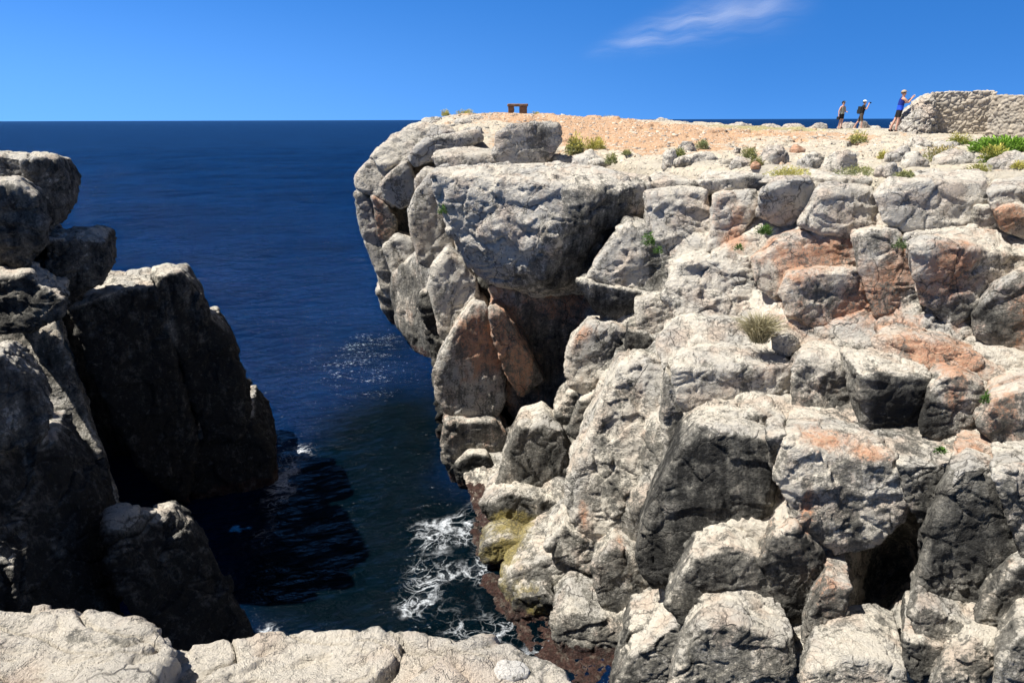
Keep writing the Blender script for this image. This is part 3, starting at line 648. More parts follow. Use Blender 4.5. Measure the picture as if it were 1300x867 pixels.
# ------------------------------------------------------------------ plateau
CP = [(560, 216, 19), (640, 210, 19), (740, 212, 18.5), (824, 228, 16.8), (900, 216, 16.6), (980, 213, 15.8), (1060, 210, 15.6), (1120, 214, 14.6), (1180, 218, 13.6), (1300, 228, 12), (1420, 240, 11),
      (640, 205, 21.5), (700, 206, 21.5), (760, 205, 21), (850, 195, 22), (1000, 203, 19), (1100, 200, 18.5), (1200, 205, 16.5), (1300, 205, 14.5),
      (560, 160, 29), (540, 152, 33), (580, 147, 34), (620, 145, 35), (657, 146.5, 36), (700, 147, 36), (760, 151, 38), (720, 170, 28), (790, 170, 28), (860, 158, 42), (900, 175, 28), (960, 166, 42), (1010, 166, 44),
      (1064, 164.5, 46), (1090, 164.5, 44), (1000, 190, 24), (1135, 168, 31), (1090, 178, 27), (1200, 172, 30), (1260, 176, 26), (1300, 178, 24), (1420, 185, 22), (1250, 190, 20), (1400, 205, 16), (520, 185, 29), (600, 185, 26)]
CPW = np.array([px(*c) for c in CP])
extra = [(10, 52, -1.2), (20, 52, -1.0), (28, 48, -.8), (2, 46, -.8), (-3, 42, -1.0), (-6, 36, -1.6), (35, 30, -.4)]
CPW = np.concatenate([CPW, np.array(extra)])
_d = np.sqrt(((CPW[:, None, :2] - CPW[None, :, :2]) ** 2).sum(-1))
_A = np.block([[_d + 0.02 * np.eye(len(CPW)), np.ones((len(CPW), 1))], [np.ones((1, len(CPW))), np.zeros((1, 1))]])
_sol = np.linalg.solve(_A, np.concatenate([CPW[:, 2], [0]]))
EDGE = [px(640, 213, 22.0), px(740, 212, 21.6), px(800, 220, 20.0), px(850, 230, 17.8), px(900, 232, 16.4), px(970, 228, 15.6), px(1060, 228, 15.0), px(1130, 232, 13.8), px(1250, 232, 12.9), px(1330, 236, 12.4), px(1480, 250, 11.6)]
EDGE = [e[:2] for e in EDGE] + [np.array(e) for e in ((30, 14), (36, 30), (32, 50), (20, 49.5), (12, 48), (8, 46), (2, 41), (-2.4, 37.5), (-3.8, 35), (-4.0, 32), (-2.6, 28.5), (-1.2, 24.5), (-.6, 22.5))]
EDGE = np.array(EDGE)

def edge_dist(x, y):
    best = np.full(len(x), 1e9)
    for i in range(len(EDGE)):
        a = EDGE[i]; b = EDGE[(i + 1) % len(EDGE)]; ab = b - a
        t = np.clip(((x - a[0]) * ab[0] + (y - a[1]) * ab[1]) / (ab @ ab), 0, 1)
        best = np.minimum(best, np.hypot(x - a[0] - t * ab[0], y - a[1] - t * ab[1]))
    return np.where(inside(EDGE, x, y), -best, best)

def ground_z(x, y, rough=True):
    x = np.atleast_1d(np.asarray(x, float)); y = np.atleast_1d(np.asarray(y, float))
    z = np.full(len(x), _sol[-1])
    for k, c in enumerate(CPW): z += _sol[k] * np.hypot(x - c[0], y - c[1])
    if rough:
        p = np.stack([x, y, 0 * x], 1).astype(f32)
        F1, F2, off, hid = voro(p * f32(1.1) + fbm(p, 2)[:, None] * .4)
        z = z + 0.11 * fbm(p * .6, 4) + 0.10 * RV2[hid][:, 3] * sst(-.1, .3, fbm(p * .35 + 9, 3)) - .05 * np.exp(-((F2 - F1) / .08) ** 2)
        z = z + 0.03 * fbm(p * 4, 3)
    return z

def plateau():
    az = np.radians(np.linspace(-15, 52, 720)); rr = np.exp(np.linspace(math.log(10.5), math.log(66), 620))
    A, Rr = np.meshgrid(az, rr)
    x = (Rr * np.sin(A)).ravel(); y = (Rr * np.cos(A)).ravel()
    ed = edge_dist(x, y)
    wob = 0.5 * fbm(np.stack([x, y, 0 * x], 1) * .8, 3)
    z = ground_z(x, y) - sst(-0.2, 1.0, ed + .5 * wob) * 11.0
    n = len(az); idx = np.arange(len(x)).reshape(len(rr), n)
    q = np.stack([idx[:-1, :-1], idx[:-1, 1:], idx[1:, 1:], idx[1:, :-1]], -1).reshape(-1, 4)
    q = q[(ed[q] < 1.4).any(1)]
    used = np.unique(q); remap = -np.ones(len(x), int); remap[used] = np.arange(len(used))
    co = np.stack([x, y, z], 1)[used]
    me = mesh_np('plateau', co, remap[q], None)
    no = get_no(me)
    st = stain_shade_layer(co.astype(f32), no, .10, .02, 8.0, False)
    soil = np.zeros(len(co))
    for (u, v, d, rx, ry, s) in [(700, 160, 32, 3.0, 5, .9), (780, 165, 32, 3.5, 6, 1.0), (840, 185, 26, 3.2, 4, 1.0), (900, 172, 30, 3, 3, .8), (760, 180, 27, 2.5, 3, .8), (1000, 172, 30, 4, 3, .55), (960, 195, 22, 2.5, 2, .4), (1090, 172, 28, 3, 3, .4), (640, 155, 33, 3, 3, .5)]:
        c = px(u, v, d)
        soil += .7 * s * np.exp(-((co[:, 0] - c[0]) / rx) ** 2 - ((co[:, 1] - c[1]) / ry) ** 2)
    gr = np.zeros(len(co))
    for (u, v, d, rx, ry, s) in [(960, 172, 33, 4, 3, .7), (1040, 167, 36, 5, 3, .6), (610, 148, 34, 2, 2, .6), (830, 188, 25, 1.2, 1, .4), (1180, 190, 20, 2, 1.6, .4)]:
        c = px(u, v, d)
        gr += s * np.exp(-((co[:, 0] - c[0]) / rx) ** 2 - ((co[:, 1] - c[1]) / ry) ** 2)
    st[:, 1] = np.clip(soil, 0, 1.2); st[:, 2] = np.clip(gr, 0, 1); st[:, 3] = 0
    set_attr(me, 'stain', st)
    m, nt = new_mat('stony_ground'); N = NT(nt)
    pos = N.n('ShaderNodeNewGeometry').outputs['Position']
    at = N.n('ShaderNodeAttribute', attribute_name='stain'); sep = N.n('ShaderNodeSeparateColor', ins={0: at.outputs['Color']})
    nb = N.noise(pos, .8, 5); nm = N.noise(pos, 5, 6, .65); nf = N.noise(pos, 20, 5, .7)
    base = N.mix(N.step(nb, .4, .65), (.50, .44, .34), (.40, .365, .30))
    base = N.mix(N.math('MULTIPLY', N.step(nm, .5, .7), .6), base, (.32, .30, .26))
    g = N.math('ADD', sep.outputs[1], N.math('MULTIPLY', N.math('SUBTRACT', N.math('ADD', N.math('MULTIPLY', nb, 1.0), N.math('MULTIPLY', nm, .6)), .8), 2.2))
    soil_c = N.mix(N.step(nf, .35, .65), (.44, .235, .12), (.50, .345, .22))
    base = N.mix(N.math('MULTIPLY', N.step(g, .25, .7), .9), base, soil_c)
    w = N.n('ShaderNodeTexVoronoi', feature='F1', ins={'Vector': pos, 'Scale': 7.0})
    stone = N.math('SUBTRACT', 1, N.step(w.outputs['Distance'], .22, .36))
    base = N.mix(N.math('MULTIPLY', stone, N.math('MULTIPLY', N.step(N.n('ShaderNodeSeparateColor', ins={0: w.outputs['Color']}).outputs[0], .45, .5), .7)), base, (.58, .50, .40))
    gg = N.math('ADD', sep.outputs[2], N.math('MULTIPLY', N.math('SUBTRACT', N.noise(pos, 7, 6, .7), .5), 1.2))
    base = N.mix(N.math('MULTIPLY', N.step(gg, .45, .75), .75), base, N.mix(nf, (.22, .21, .07), (.40, .34, .14)))
    d = N.math('ADD', sep.outputs[0], N.math('MULTIPLY', N.math('SUBTRACT', nf, .5), 1.2))
    base = N.mix(N.math('MULTIPLY', N.step(d, .3, .6), .6), base, (.20, .19, .17))
    h = N.math('ADD', N.math('MULTIPLY', nm, .06), N.math('ADD', N.math('MULTIPLY', nf, .03), N.math('MULTIPLY', stone, .04)))
    bump = N.n('ShaderNodeBump', ins={'Strength': .9, 'Distance': 1.0, 'Height': h})
    bs = N.n('ShaderNodeBsdfPrincipled', ins={'Base Color': base, 'Roughness': .95, 'Specular IOR Level': .15, 'Normal': bump.outputs[0]})
    out = N.n('ShaderNodeOutputMaterial'); nt.links.new(bs.outputs[0], out.inputs[0])
    me.materials.append(m)
    link('plateau', me, kind='structure')
plateau()

def ray_ground(u, v, d0=10.5, d1=60):
    ds = np.arange(d0, d1, .05)
    r = ray(u, v); P = r[None] * (ds / r[1])[:, None]
    z = ground_z(P[:, 0], P[:, 1])
    k = np.nonzero(P[:, 2] <= z)[0]
    if len(k) == 0: return px(u, v, 36)
    p = P[k[0]]; return np.array([p[0], p[1], z[k[0]]])

# ------------------------------------------------------------------ the ledge the photographer stands on
def ledge(poly, dd, seed, zt=-1.63, back=-3.0):
    pts = []
    for (u, v) in poly:
        p = pxz(u, v, zt); pts.append(p); pts.append(p + np.array([0.05, .12, -.35])); pts.append(np.array([p[0] * 1.3, p[1] + .1, -10.2]))
    x0 = min(p[0] for p in pts); x1 = max(p[0] for p in pts)
    for x in (x0, x1): pts += [np.array([x, back, zt - .1]), np.array([x, back, -10.2])]
    return pts

def near_ledge():
    out = []
    for poly, zt, sd in (([(-420, 800), (-60, 775), (0, 777), (60, 774), (120, 778), (170, 790), (205, 810), (216, 826), (190, 850), (120, 900)], -1.60, 2.1),
                         ([(190, 838), (240, 824), (330, 806), (400, 801), (460, 799), (530, 813), (600, 822), (640, 828), (700, 850), (742, 874), (800, 960)], -1.72, 4.7)):
        pts = []
        for (u, v) in poly:
            p = pxz(u, v, zt); pts += [p, p + np.array([0, .05, -.25]), p + np.array([0, -.4, -1.6])]
        x0 = min(p[0] for p in pts); x1 = max(p[0] for p in pts)
        for x in (x0, x1): pts += [np.array([x, 0.6, zt + .02]), np.array([x, .6, -2.8])]
        me = evaluated(hull_mesh(pts), [('REMESH', dict(mode='VOXEL', voxel_size=.0065))])
        co = get_co(me); co = smooth_np(me, co, 4); set_co(me, co); no = get_no(me)
        p = co * 1.0 + sd
        wv = np.stack([fbm(p * 2 + 3, 2), fbm(p * 2 + 13, 2), fbm(p * 2 + 23, 2)], 1)
        d = .030 * fbm(p * 2.2, 4) + .014 * (ridged(p * 6 + wv, 4) - .2) + .006 * fbm(p * 22, 4)
        F1, F2, off, hid = voro(p * np.array([2.2, 3.6, 3], f32) + wv * .6)
        d += .030 * (off * RV2[hid][:, :3]).sum(1) * .9 + .008 * RV2[hid][:, 3] - .012 * np.exp(-((F2 - F1) / .03) ** 2) * sst(.05, .3, fbm(p * 1.6 + 33, 2))
        t = 2.8 * fbm(p * 3.2 + wv * .5 + 60, 4) + 6
        d += .016 * (np.floor(t) + sst(0, .18, t - np.floor(t)) - 6)
        a_ = p @ np.array([[.9, .35, 0], [-.35, .9, 0], [0, 0, 1]], f32)
        cr = gnoise(a_ * np.array([1.1, 5.5, 3], f32) + wv * .8 + 9)
        d -= .035 * np.exp(-(cr / .022) ** 2) * sst(-.05, .15, fbm(p * 1.3 + 71, 2))
        F1, F2, off, hid = voro(p * 11 + wv)
        d -= .013 * (1 - sst(.12, .34, F1)) * sst(.0, .25, fbm(p * 2.2 + 50, 3))
        co = co + no * d[:, None]; set_co(me, co); no = get_no(me)
        st = stain_shade_layer(co, no, .05, .06, sd, False); st[:, 0] *= .6
        set_attr(me, 'stain', st); me.materials.clear(); me.materials.append(M_NEAR)
        me.polygons.foreach_set('use_smooth', np.ones(len(me.polygons), bool)); me.name = 'rock_ledge'
        link('rock_ledge', me, kind='structure')
    # the mass that carries it
    pts = [np.array(p, float) for p in ((-4.5, 1.3, -2.2), (1.2, 1.2, -2.3), (5, 0.2, -2.6), (5, -8, -2.2), (-9, -8, -2.2), (-8, 2, -2.4), (-8.5, 3.5, -10.5), (2.5, 2.0, -10.5), (6, 1, -10.5), (6, -8, -10.5), (-9, -8, -10.5))]
    me = evaluated(hull_mesh(pts), [('REMESH', dict(mode='VOXEL', voxel_size=.09))])
    co = rockify(me, 21.7, 2.0, .09, .6); set_attr(me, 'stain', stain_shade_layer(co, get_no(me), .4, .05, 21.7)); me.materials.clear(); me.materials.append(M_ROCK)
    me.polygons.foreach_set('use_smooth', np.ones(len(me.polygons), bool)); me.name = 'cliff'
    link('cliff', me, kind='structure')
near_ledge()

# ------------------------------------------------------------------ sea
def sea():
    az = np.radians(np.linspace(-78, 78, 620))
    rr = np.concatenate([np.exp(np.linspace(math.log(6), math.log(260), 640)), np.exp(np.linspace(math.log(266), math.log(90000), 120))])
    A, Rr = np.meshgrid(az, rr)
    x = (Rr * np.sin(A)).ravel(); y = (Rr * np.cos(A)).ravel(); r = Rr.ravel()
    p = np.stack([x, y, 0 * x], 1)
    ca, sa = math.cos(.5), math.sin(.5)
    q = np.stack([x * ca + y * sa, (-x * sa + y * ca) * 1.7, 0 * x], 1)
    z = np.zeros(len(x))
    nearf = sst(10, 45, r) * .65 + .35
    for fr, am, lim in ((.16, .16, 900), (.5, .065, 300), (1.3, .045, 110), (3.4, .016, 40)):
        fade = 1 - sst(lim * .5, lim, r)
        z += am * gnoise(q * fr + 5 * fr) * fade * nearf
    co = np.stack([x, y, z + SEA], 1)
    n = len(az); idx = np.arange(len(x)).reshape(len(rr), n)
    qd = np.stack([idx[:-1, :-1], idx[:-1, 1:], idx[1:, 1:], idx[1:, :-1]], -1).reshape(-1, 4)
    me = mesh_np('sea', co, qd, None)
    fo = np.zeros((len(x), 4)); fo[:, 3] = 1
    def blob(u, v, ru, rv, ch, s, rot=0.0):
        c = pxz(u, v, SEA); e = pxz(u + ru, v, SEA); t = pxz(u, v - rv, SEA); b = pxz(u, v + rv, SEA)
        rx = abs(e[0] - c[0]); ry = max(.2, abs(t[1] - b[1]) / 2)
        fo[:, ch] += s * np.exp(-(((x - c[0]) / rx) ** 2 + ((y - c[1]) / ry) ** 2) * 1.0)
    # lacy foam (0), small flecks (1), darker teal inlet water (2)
    for a in [(555, 678, 36, 18, 0, .75), (535, 735, 30, 30, 0, .55), (525, 770, 26, 18, 0, .5), (575, 675, 34, 14, 0, .55), (580, 730, 16, 14, 0, .35), (600, 800, 40, 22, 0, .45), (690, 825, 20, 18, 0, .8),
              (365, 590, 26, 30, 0, .35), (348, 640, 22, 14, 0, .3), (340, 800, 14, 10, 0, .5), (372, 585, 20, 16, 0, .45), (358, 625, 18, 14, 0, .5), (338, 672, 16, 12, 0, .4), (595, 645, 16, 20, 0, .3),
              (650, 705, 40, 14, 0, .35), (612, 720, 14, 40, 0, .4), (640, 800, 20, 20, 0, .5)]: blob(*a)
    for a in [(450, 455, 70, 36, 1, .8), (490, 480, 60, 30, 1, .55), (360, 570, 36, 30, 1, .8), (345, 545, 20, 20, 1, .5), (540, 720, 60, 70, 1, .6), (500, 600, 120, 80, 1, .18), (480, 430, 40, 20, 1, .7), (560, 600, 40, 40, 1, .3), (590, 800, 50, 30, 1, .5)]: blob(*a)
    for a in [(500, 540, 90, 70, 2, .9), (480, 440, 50, 25, 2, .6), (560, 690, 70, 60, 2, .8), (440, 620, 120, 90, 2, .8), (430, 740, 140, 90, 2, .9), (560, 760, 90, 60, 2, .6), (680, 830, 90, 80, 2, 1.0), (610, 720, 60, 90, 2, .7)]: blob(*a)
    set_attr(me, 'foam', np.clip(fo, 0, 1))
    m, nt = new_mat('sea_water'); N = NT(nt)
    pos = N.n('ShaderNodeNewGeometry').outputs['Position']
    at = N.n('ShaderNodeAttribute', attribute_name='foam'); sep = N.n('ShaderNodeSeparateColor', ins={0: at.outputs['Color']})
    flat = N.scalev(pos, (1, 1, 0))
    rotv = N.n('ShaderNodeMapping', ins={'Vector': flat, 'Rotation': (0, 0, -.5), 'Scale': (1, 1.7, 1)}).outputs[0]
    cd = N.n('ShaderNodeVectorMath', operation='LENGTH', ins={0: flat}).outputs['Value']
    n1 = N.noise(rotv, .45, 3, .55); n2 = N.noise(rotv, 2.2, 5, .6, .3); n3 = N.noise(rotv, 9, 4, .6, .3); n0 = N.noise(rotv, .06, 3, .5)
    h = N.math('ADD', N.math('MULTIPLY', n1, .35), N.math('MULTIPLY', n2, .13))
    h = N.math('ADD', h, N.math('MULTIPLY', n3, .03))
    h = N.math('ADD', h, N.math('MULTIPLY', n0, 1.2))
    bump = N.n('ShaderNodeBump', ins={'Strength': 1.0, 'Distance': 1.6, 'Height': h})
    deep = N.mix(N.step(n0, .35, .65), (.0005, .0088, .0380), (.0009, .0140, .0560))
    col = N.mix(N.step(N.math('ADD', sep.outputs[2], N.math('MULTIPLY', N.math('SUBTRACT', n1, .5), .5)), 0.0, 1.0), deep, (.0003, .0034, .0058))
    # foam lace
    wv = N.n('ShaderNodeVectorMath', operation='ADD', ins={0: flat, 1: N.scalev(N.n('ShaderNodeTexNoise', ins={'Vector': flat, 'Scale': 1.4, 'Detail': 5.0}).outputs['Color'], (1.3, 1.3, 0))}).outputs[0]
    e1 = N.n('ShaderNodeTexVoronoi', feature='DISTANCE_TO_EDGE', ins={'Vector': wv, 'Scale': 1.5}).outputs['Distance']
    e2 = N.n('ShaderNodeTexVoronoi', feature='DISTANCE_TO_EDGE', ins={'Vector': wv, 'Scale': 4.0}).outputs['Distance']
    fm = sep.outputs[0]
    nn = N.noise(flat, 1.1, 6, .65)
    w1 = N.math('MULTIPLY', N.math('MULTIPLY', fm, N.step(nn, .42, .66)), .20)
    lace = N.math('SUBTRACT', 1, N.step(N.math('SUBTRACT', e1, w1), -.05, .06))
    w2 = N.math('MULTIPLY', N.math('MULTIPLY', fm, N.step(nn, .45, .65)), .16)
    lace2 = N.math('SUBTRACT', 1, N.step(N.math('SUBTRACT', e2, w2), -.06, .07))
    bub = N.noise(flat, 16, 6, .8)
    lace = N.math('MAXIMUM', lace, N.math('MULTIPLY', lace2, .8))
    lace = N.math('MULTIPLY', lace, N.step(N.math('ADD', fm, N.math('MULTIPLY', N.math('SUBTRACT', nn, .5), .9)), .12, .5))
    lace = N.math('MULTIPLY', lace, N.step(bub, .30, .56))
    veil = N.math('MULTIPLY', N.step(N.math('MULTIPLY', fm, N.step(nn, .35, .7)), .1, .7), N.step(bub, .42, .7))
    lace = N.math('MAXIMUM', N.math('MULTIPLY', lace, N.math('ADD', .45, N.math('MULTIPLY', N.step(N.noise(flat, 3.0, 5, .7), .35, .65), .5))), N.math('MULTIPLY', veil, .5))
    nf = N.noise(N.n('ShaderNodeMapping', ins={'Vector': flat, 'Scale': (6.0, 12.0, 1)}).outputs[0], 1.0, 6, .8)
    fl = N.math('ADD', N.math('ADD', N.math('MULTIPLY', sep.outputs[1], .10), nf), N.math('MULTIPLY', N.math('SUBTRACT', N.noise(rotv, .9, 4, .6), .5), .35))
    fl = N.math('MULTIPLY', N.step(fl, .67, .76), N.step(sep.outputs[1], .03, .2))
    foam = N.math('MAXIMUM', lace, N.math('MULTIPLY', fl, .6))
    colf = N.mix(foam, col, (.72, .76, .80))
    # sea roughened by waves never mirrors the sky in full, even towards the horizon
    fr = N.n('ShaderNodeFresnel', ins={'IOR': 1.333, 'Normal': bump.outputs[0]}).outputs[0]
    fac = N.math('MINIMUM', N.math('MULTIPLY', fr, .36), .22)
    fac = N.math('MULTIPLY', fac, N.math('MULTIPLY', N.math('SUBTRACT', 1, foam), N.math('SUBTRACT', 1, N.math('MULTIPLY', sep.outputs[2], .6))))
    df = N.n('ShaderNodeBsdfDiffuse', ins={'Color': colf, 'Normal': bump.outputs[0]})
    gl = N.n('ShaderNodeBsdfGlossy', ins={'Color': (.9, .95, 1, 1), 'Roughness': .09, 'Normal': bump.outputs[0]})
    mx = N.n('ShaderNodeMixShader', ins={0: fac, 1: df.outputs[0], 2: gl.outputs[0]})
    out = N.n('ShaderNodeOutputMaterial'); nt.links.new(mx.outputs[0], out.inputs[0])
    me.materials.append(m)
    link('sea', me, kind='structure')
sea()
# ------------------------------------------------------------------ loose boulders lying on the plateau
def loose(label, u, v, w, h, depth=1.0, dk=.2, og=.08, name='boulder', mat=None, flat=.75, seed=0, amp=1.0, d=None):
    """A boulder whose foot stands at photo pixel (u,v), w x h pixels large."""
    g = ray_ground(u, v) if d is None else px(u, v, d)
    k = g[1] / FPX; W, H = w * k * 1.1, h * k * .84; Dp = W * .8 * depth
    rr = random.Random(int(u * 13 + v * 7 + seed))
    pts = []
    for i in range(7):
        a = i * 2 * math.pi / 7 + rr.uniform(-.3, .3); rd = rr.uniform(.78, 1.05)
        c, s_ = math.cos(a) * rd, math.sin(a) * rd
        pts.append(np.array([c * W * .5, s_ * Dp * .5 + Dp * .35, -.35 * H]))
        pts.append(np.array([c * W * .49, s_ * Dp * .48 + Dp * .35, H * rr.uniform(.05, .55)]))
    for i in range(4):
        a = rr.uniform(0, 6.28); q = rr.uniform(.15, .75)
        pts.append(np.array([math.cos(a) * q * W * .5, math.sin(a) * q * Dp * .5 + Dp * .35, H * (1.0 if i == 0 else rr.uniform(.7, 1.0))]))
    pts = [p + g for p in pts]
    vox = max(.012, g[1] / FPX * 1.9)
    me = evaluated(hull_mesh(pts), [('REMESH', dict(mode='VOXEL', voxel_size=vox))])
    sz = math.sqrt(W * H)
    co = rockify(me, (u * .17 + v * .03) % 31, max(sz, .25), vox, .9 * amp, 1.5, sm=2, crackd=.03)
    set_attr(me, 'stain', stain_shade_layer(co, get_no(me), dk, og, u * .1, False))
    me.materials.clear(); me.materials.append(mat or M_ROCK)
    me.polygons.foreach_set('use_smooth', np.ones(len(me.polygons), bool)); me.name = name
    return link(name, me, label=label, category='boulder' if name == 'boulder' else 'rock', group='loose rocks on the plateau')

loose('pale boulder with a dark undercut face, beside the orange stone', 988, 208, 40, 25, dk=.2)
loose('brick red stone lying behind the pale undercut boulder', 1014, 194, 20, 12, dk=.1, og=1.0, name='rock')
loose('banded grey boulder below the brick red stone', 1033, 213, 32, 21, dk=.3)
loose('wide grey boulder between two yellow tufts', 1072, 214, 46, 24, dk=.25)
loose('big round boulder on top of the pile near the people', 1142, 206, 32, 26, dk=.15)
loose('grey boulder leaning on the big round one', 1165, 212, 34, 22, dk=.35)
loose('small rounded stone at the foot of the pile', 1134, 221, 20, 16, dk=.2)
loose('dark fronted flat boulder in front of the ruined wall', 1172, 187, 34, 16, dk=.35)
loose('low pale slab behind the dark fronted flat boulder', 1206, 187, 34, 8, dk=.1, flat=.3)
loose('layered grey outcrop beside the grey green shrub', 1228, 208, 74, 20, dk=.25, depth=.7)
loose('pale low rock at the far right below the green bush', 1288, 212, 50, 20, dk=.2)
loose('small pale stone beside the yellow grass patch', 1121, 221, 16, 10, dk=.1)
loose('grey lump with a green shrub on its right', 874, 193, 26, 15, dk=.3)
loose('long low grey rock with a dark gap under it', 885, 206, 66, 14, dk=.25, depth=.6)
loose('dark gnarled rock at the left end of the long low one', 852, 211, 22, 22, dk=.45, amp=1.5)
loose('dark little rock left of the pale undercut boulder', 936, 195, 14, 9, dk=.55, name='rock')
loose('grey stone next to the orange stone', 943, 214, 28, 17, dk=.3)
loose('small glowing orange stone among the yellow shrubs', 960, 214, 13, 9, dk=0, og=1.4, name='rock')
loose('low pale rock right of the split boulder, weeds on top', 748, 207, 44, 18, dk=.12)
loose('grey shadowed stone under the low pale rock', 762, 212, 30, 9, dk=.4, name='rock')
loose('pale flat stone at the foot of the split boulder', 712, 206, 30, 10, dk=.08)
loose('little boulder on the crest of the headland', 588, 158, 26, 8, dk=.2, mat=M_FAR)
loose('pale crest stone nearest the sea', 548, 157, 34, 9, dk=.12, mat=M_FAR)
loose('crest stone left of the stone bench', 606, 152, 22, 6, dk=.15, mat=M_FAR)
loose('grey hummock below the crest of the headland', 598, 172, 34, 12, dk=.25, mat=M_FAR)
loose('knobbly pale rock on the slope below the bench', 560, 170, 40, 12, dk=.15, mat=M_FAR)
# the broken rim against the sea
rim = [(842, 158, 40, 8), (868, 161, 34, 8), (895, 163, 26, 8), (912, 165, 22, 9), (944, 165, 46, 10), (982, 165, 40, 8), (1012, 164, 36, 8), (1040, 164, 26, 9), (1080, 165, 26, 12), (1112, 166, 30, 8), (1098, 165, 14, 13)]
rl = ['brownish crag at the left end of the far rim', 'low crag with dark holes on the far rim', 'pale knuckle of rock on the far rim', 'orange brown stone on the far rim', 'broad whitish rock in the middle of the far rim', 'second broad whitish rock of the far rim, right of the broadest',
      'low white rock on the far rim left of the walkers', 'pointed pale rock on the far rim just left of the walkers', 'white rock behind the legs of the walker with the backpack', 'low pale rock between the backpack walker and the man in blue', 'pale upright stone at the knees of the walker with the backpack']
for (u, v, w, h), l in zip(rim, rl):
    loose(l, u, v + 1, w, h + 1, d=47.5 if u > 1050 else 45.5, dk=.15 if 'white' in l or 'pale' in l else .3, og=.7 if 'orange' in l else .12, mat=M_FAR, amp=1.2, name='rock')

# ------------------------------------------------------------------ rubble strewn over the soil (past counting)
def rubble():
    base = hull_mesh([Vector((random.uniform(-1, 1), random.uniform(-1, 1), random.uniform(-1, 1))).normalized() for _ in range(14)])
    bm = bmesh.new(); bm.from_mesh(base); bmesh.ops.triangulate(bm, faces=bm.faces)
    bv = np.array([v.co[:] for v in bm.verts], f32); bf = np.array([[v.index for v in f.verts] for f in bm.faces], np.int32); bm.free()
    zones = [(780, 165, 30, 9, 8, 900), (720, 160, 32, 5, 6, 450), (840, 185, 25, 4, 5, 500), (930, 178, 28, 5, 6, 600), (1030, 180, 27, 5, 6, 600), (1110, 180, 26, 4, 4, 450), (570, 160, 31, 2.5, 3.5, 420), (1180, 195, 19, 3, 3, 300), (960, 200, 20, 4, 2.5, 350), (620, 150, 34, 3, 2, 250), (740, 200, 22, 2, 2, 160)]
    V = []; Fc = []; C = []; n = 0
    for (u, v, d, rx, ry, k) in zones:
        k = int(k * 1.0)
        c = px(u, v, d)
        x = c[0] + rng.normal(size=k) * rx * .6; y = c[1] + rng.normal(size=k) * ry * .6
        ok = edge_dist(x, y) < -.2
        x, y = x[ok], y[ok]; z = ground_z(x, y)
        for i in range(len(x)):
            s = .016 + .09 * rng.rand() ** 6 + .03 * rng.rand()
            a = rng.rand() * 6.28; ca, sa = math.cos(a), math.sin(a)
            w = bv * np.array([1 + .6 * rng.rand(), 1, .5 + .4 * rng.rand()], f32) * s
            w = np.stack([w[:, 0] * ca - w[:, 1] * sa, w[:, 0] * sa + w[:, 1] * ca, w[:, 2]], 1) + np.array([x[i], y[i], z[i] - s * .1], f32)
            V.append(w); Fc.append(bf + n); n += len(bv)
            t = rng.rand(); b = .75 + .35 * rng.rand()
            col = np.array([.52, .46, .37]) * b if t < .62 else (np.array([.50, .35, .24]) * b if t < .80 else np.array([.27, .25, .22]) * b)
            C.append(np.tile(np.append(col, 1), (len(bv), 1)))
    me = mesh_np('rubble', np.concatenate(V), np.concatenate(Fc), plain('rubble_stone', (.5, .45, .36), .95, attr='tint', spec=.1), smooth=False)
    set_attr(me, 'tint', np.concatenate(C))
    link('rubble', me, kind='stuff', label='loose stones strewn over the orange soil of the plateau')
rubble()

# ------------------------------------------------------------------ plants
M_LEAF = plain('leaf', (.1, .12, .04), .75, attr='tint', spec=.15, trans=.25)
def leaf_mesh(name, g, W, H, n, cols, blade, mode='dome', seed=1, droop=.4):
    r = np.random.RandomState(seed)
    V = []; C = []; F = []
    for i in range(n):
        if mode == 'dome':
            a = r.rand() * 6.283; e = math.asin(r.rand() ** .8)
            rad = .45 + .6 * r.rand()
            lump = .8 + .35 * math.sin(3 * a + seed) * math.cos(2 * e + seed)
            dirv = np.array([math.cos(a) * math.cos(e), math.sin(a) * math.cos(e), math.sin(e)])
            p = dirv * np.array([W / 2, W * .4, H]) * rad * lump
            o = dirv + r.normal(size=3) * .55; o[2] += .35
            L = blade * (.5 + .9 * r.rand()); wd = L * .28
        else:                                   # tuft of grass: blades from one root
            a = r.rand() * 6.283; lean = .12 + .75 * r.rand()
            p = np.array([r.normal() * W * .07, r.normal() * W * .07, 0])
            o = np.array([math.cos(a) * lean, math.sin(a) * lean, 1.0])
            L = H * (.55 + .55 * r.rand()); wd = blade * (.6 + .6 * r.rand())
        o /= np.linalg.norm(o)
        sd = np.cross(o, r.normal(size=3)); sd /= np.linalg.norm(sd)
        k = len(V)
        dn = np.array([0, 0, -droop * L * .35]) + np.array([o[0], o[1], 0]) * L * .2 * droop
        V += [p - sd * wd * .35, p + sd * wd * .35, p + o * L * .55 + sd * wd * .5, p + o * L * .55 - sd * wd * .5, p + o * L + dn + sd * wd * .06, p + o * L + dn - sd * wd * .06]
        F += [(k, k + 1, k + 2, k + 3), (k + 3, k + 2, k + 4, k + 5)]
        t = r.rand(); hgt = np.clip(p[2] / max(H, .01) + .25 * r.normal(), 0, 1) if mode == 'dome' else r.rand()
        c = np.array(cols[0]) * (1 - hgt) + np.array(cols[1]) * hgt
        c = c * (.9 + .6 * t)
        C += [np.append(c, 1)] * 6
    me = mesh_np(name, np.array(V) + g, F, M_LEAF, smooth=False)
    set_attr(me, 'tint', np.array(C))
    return me

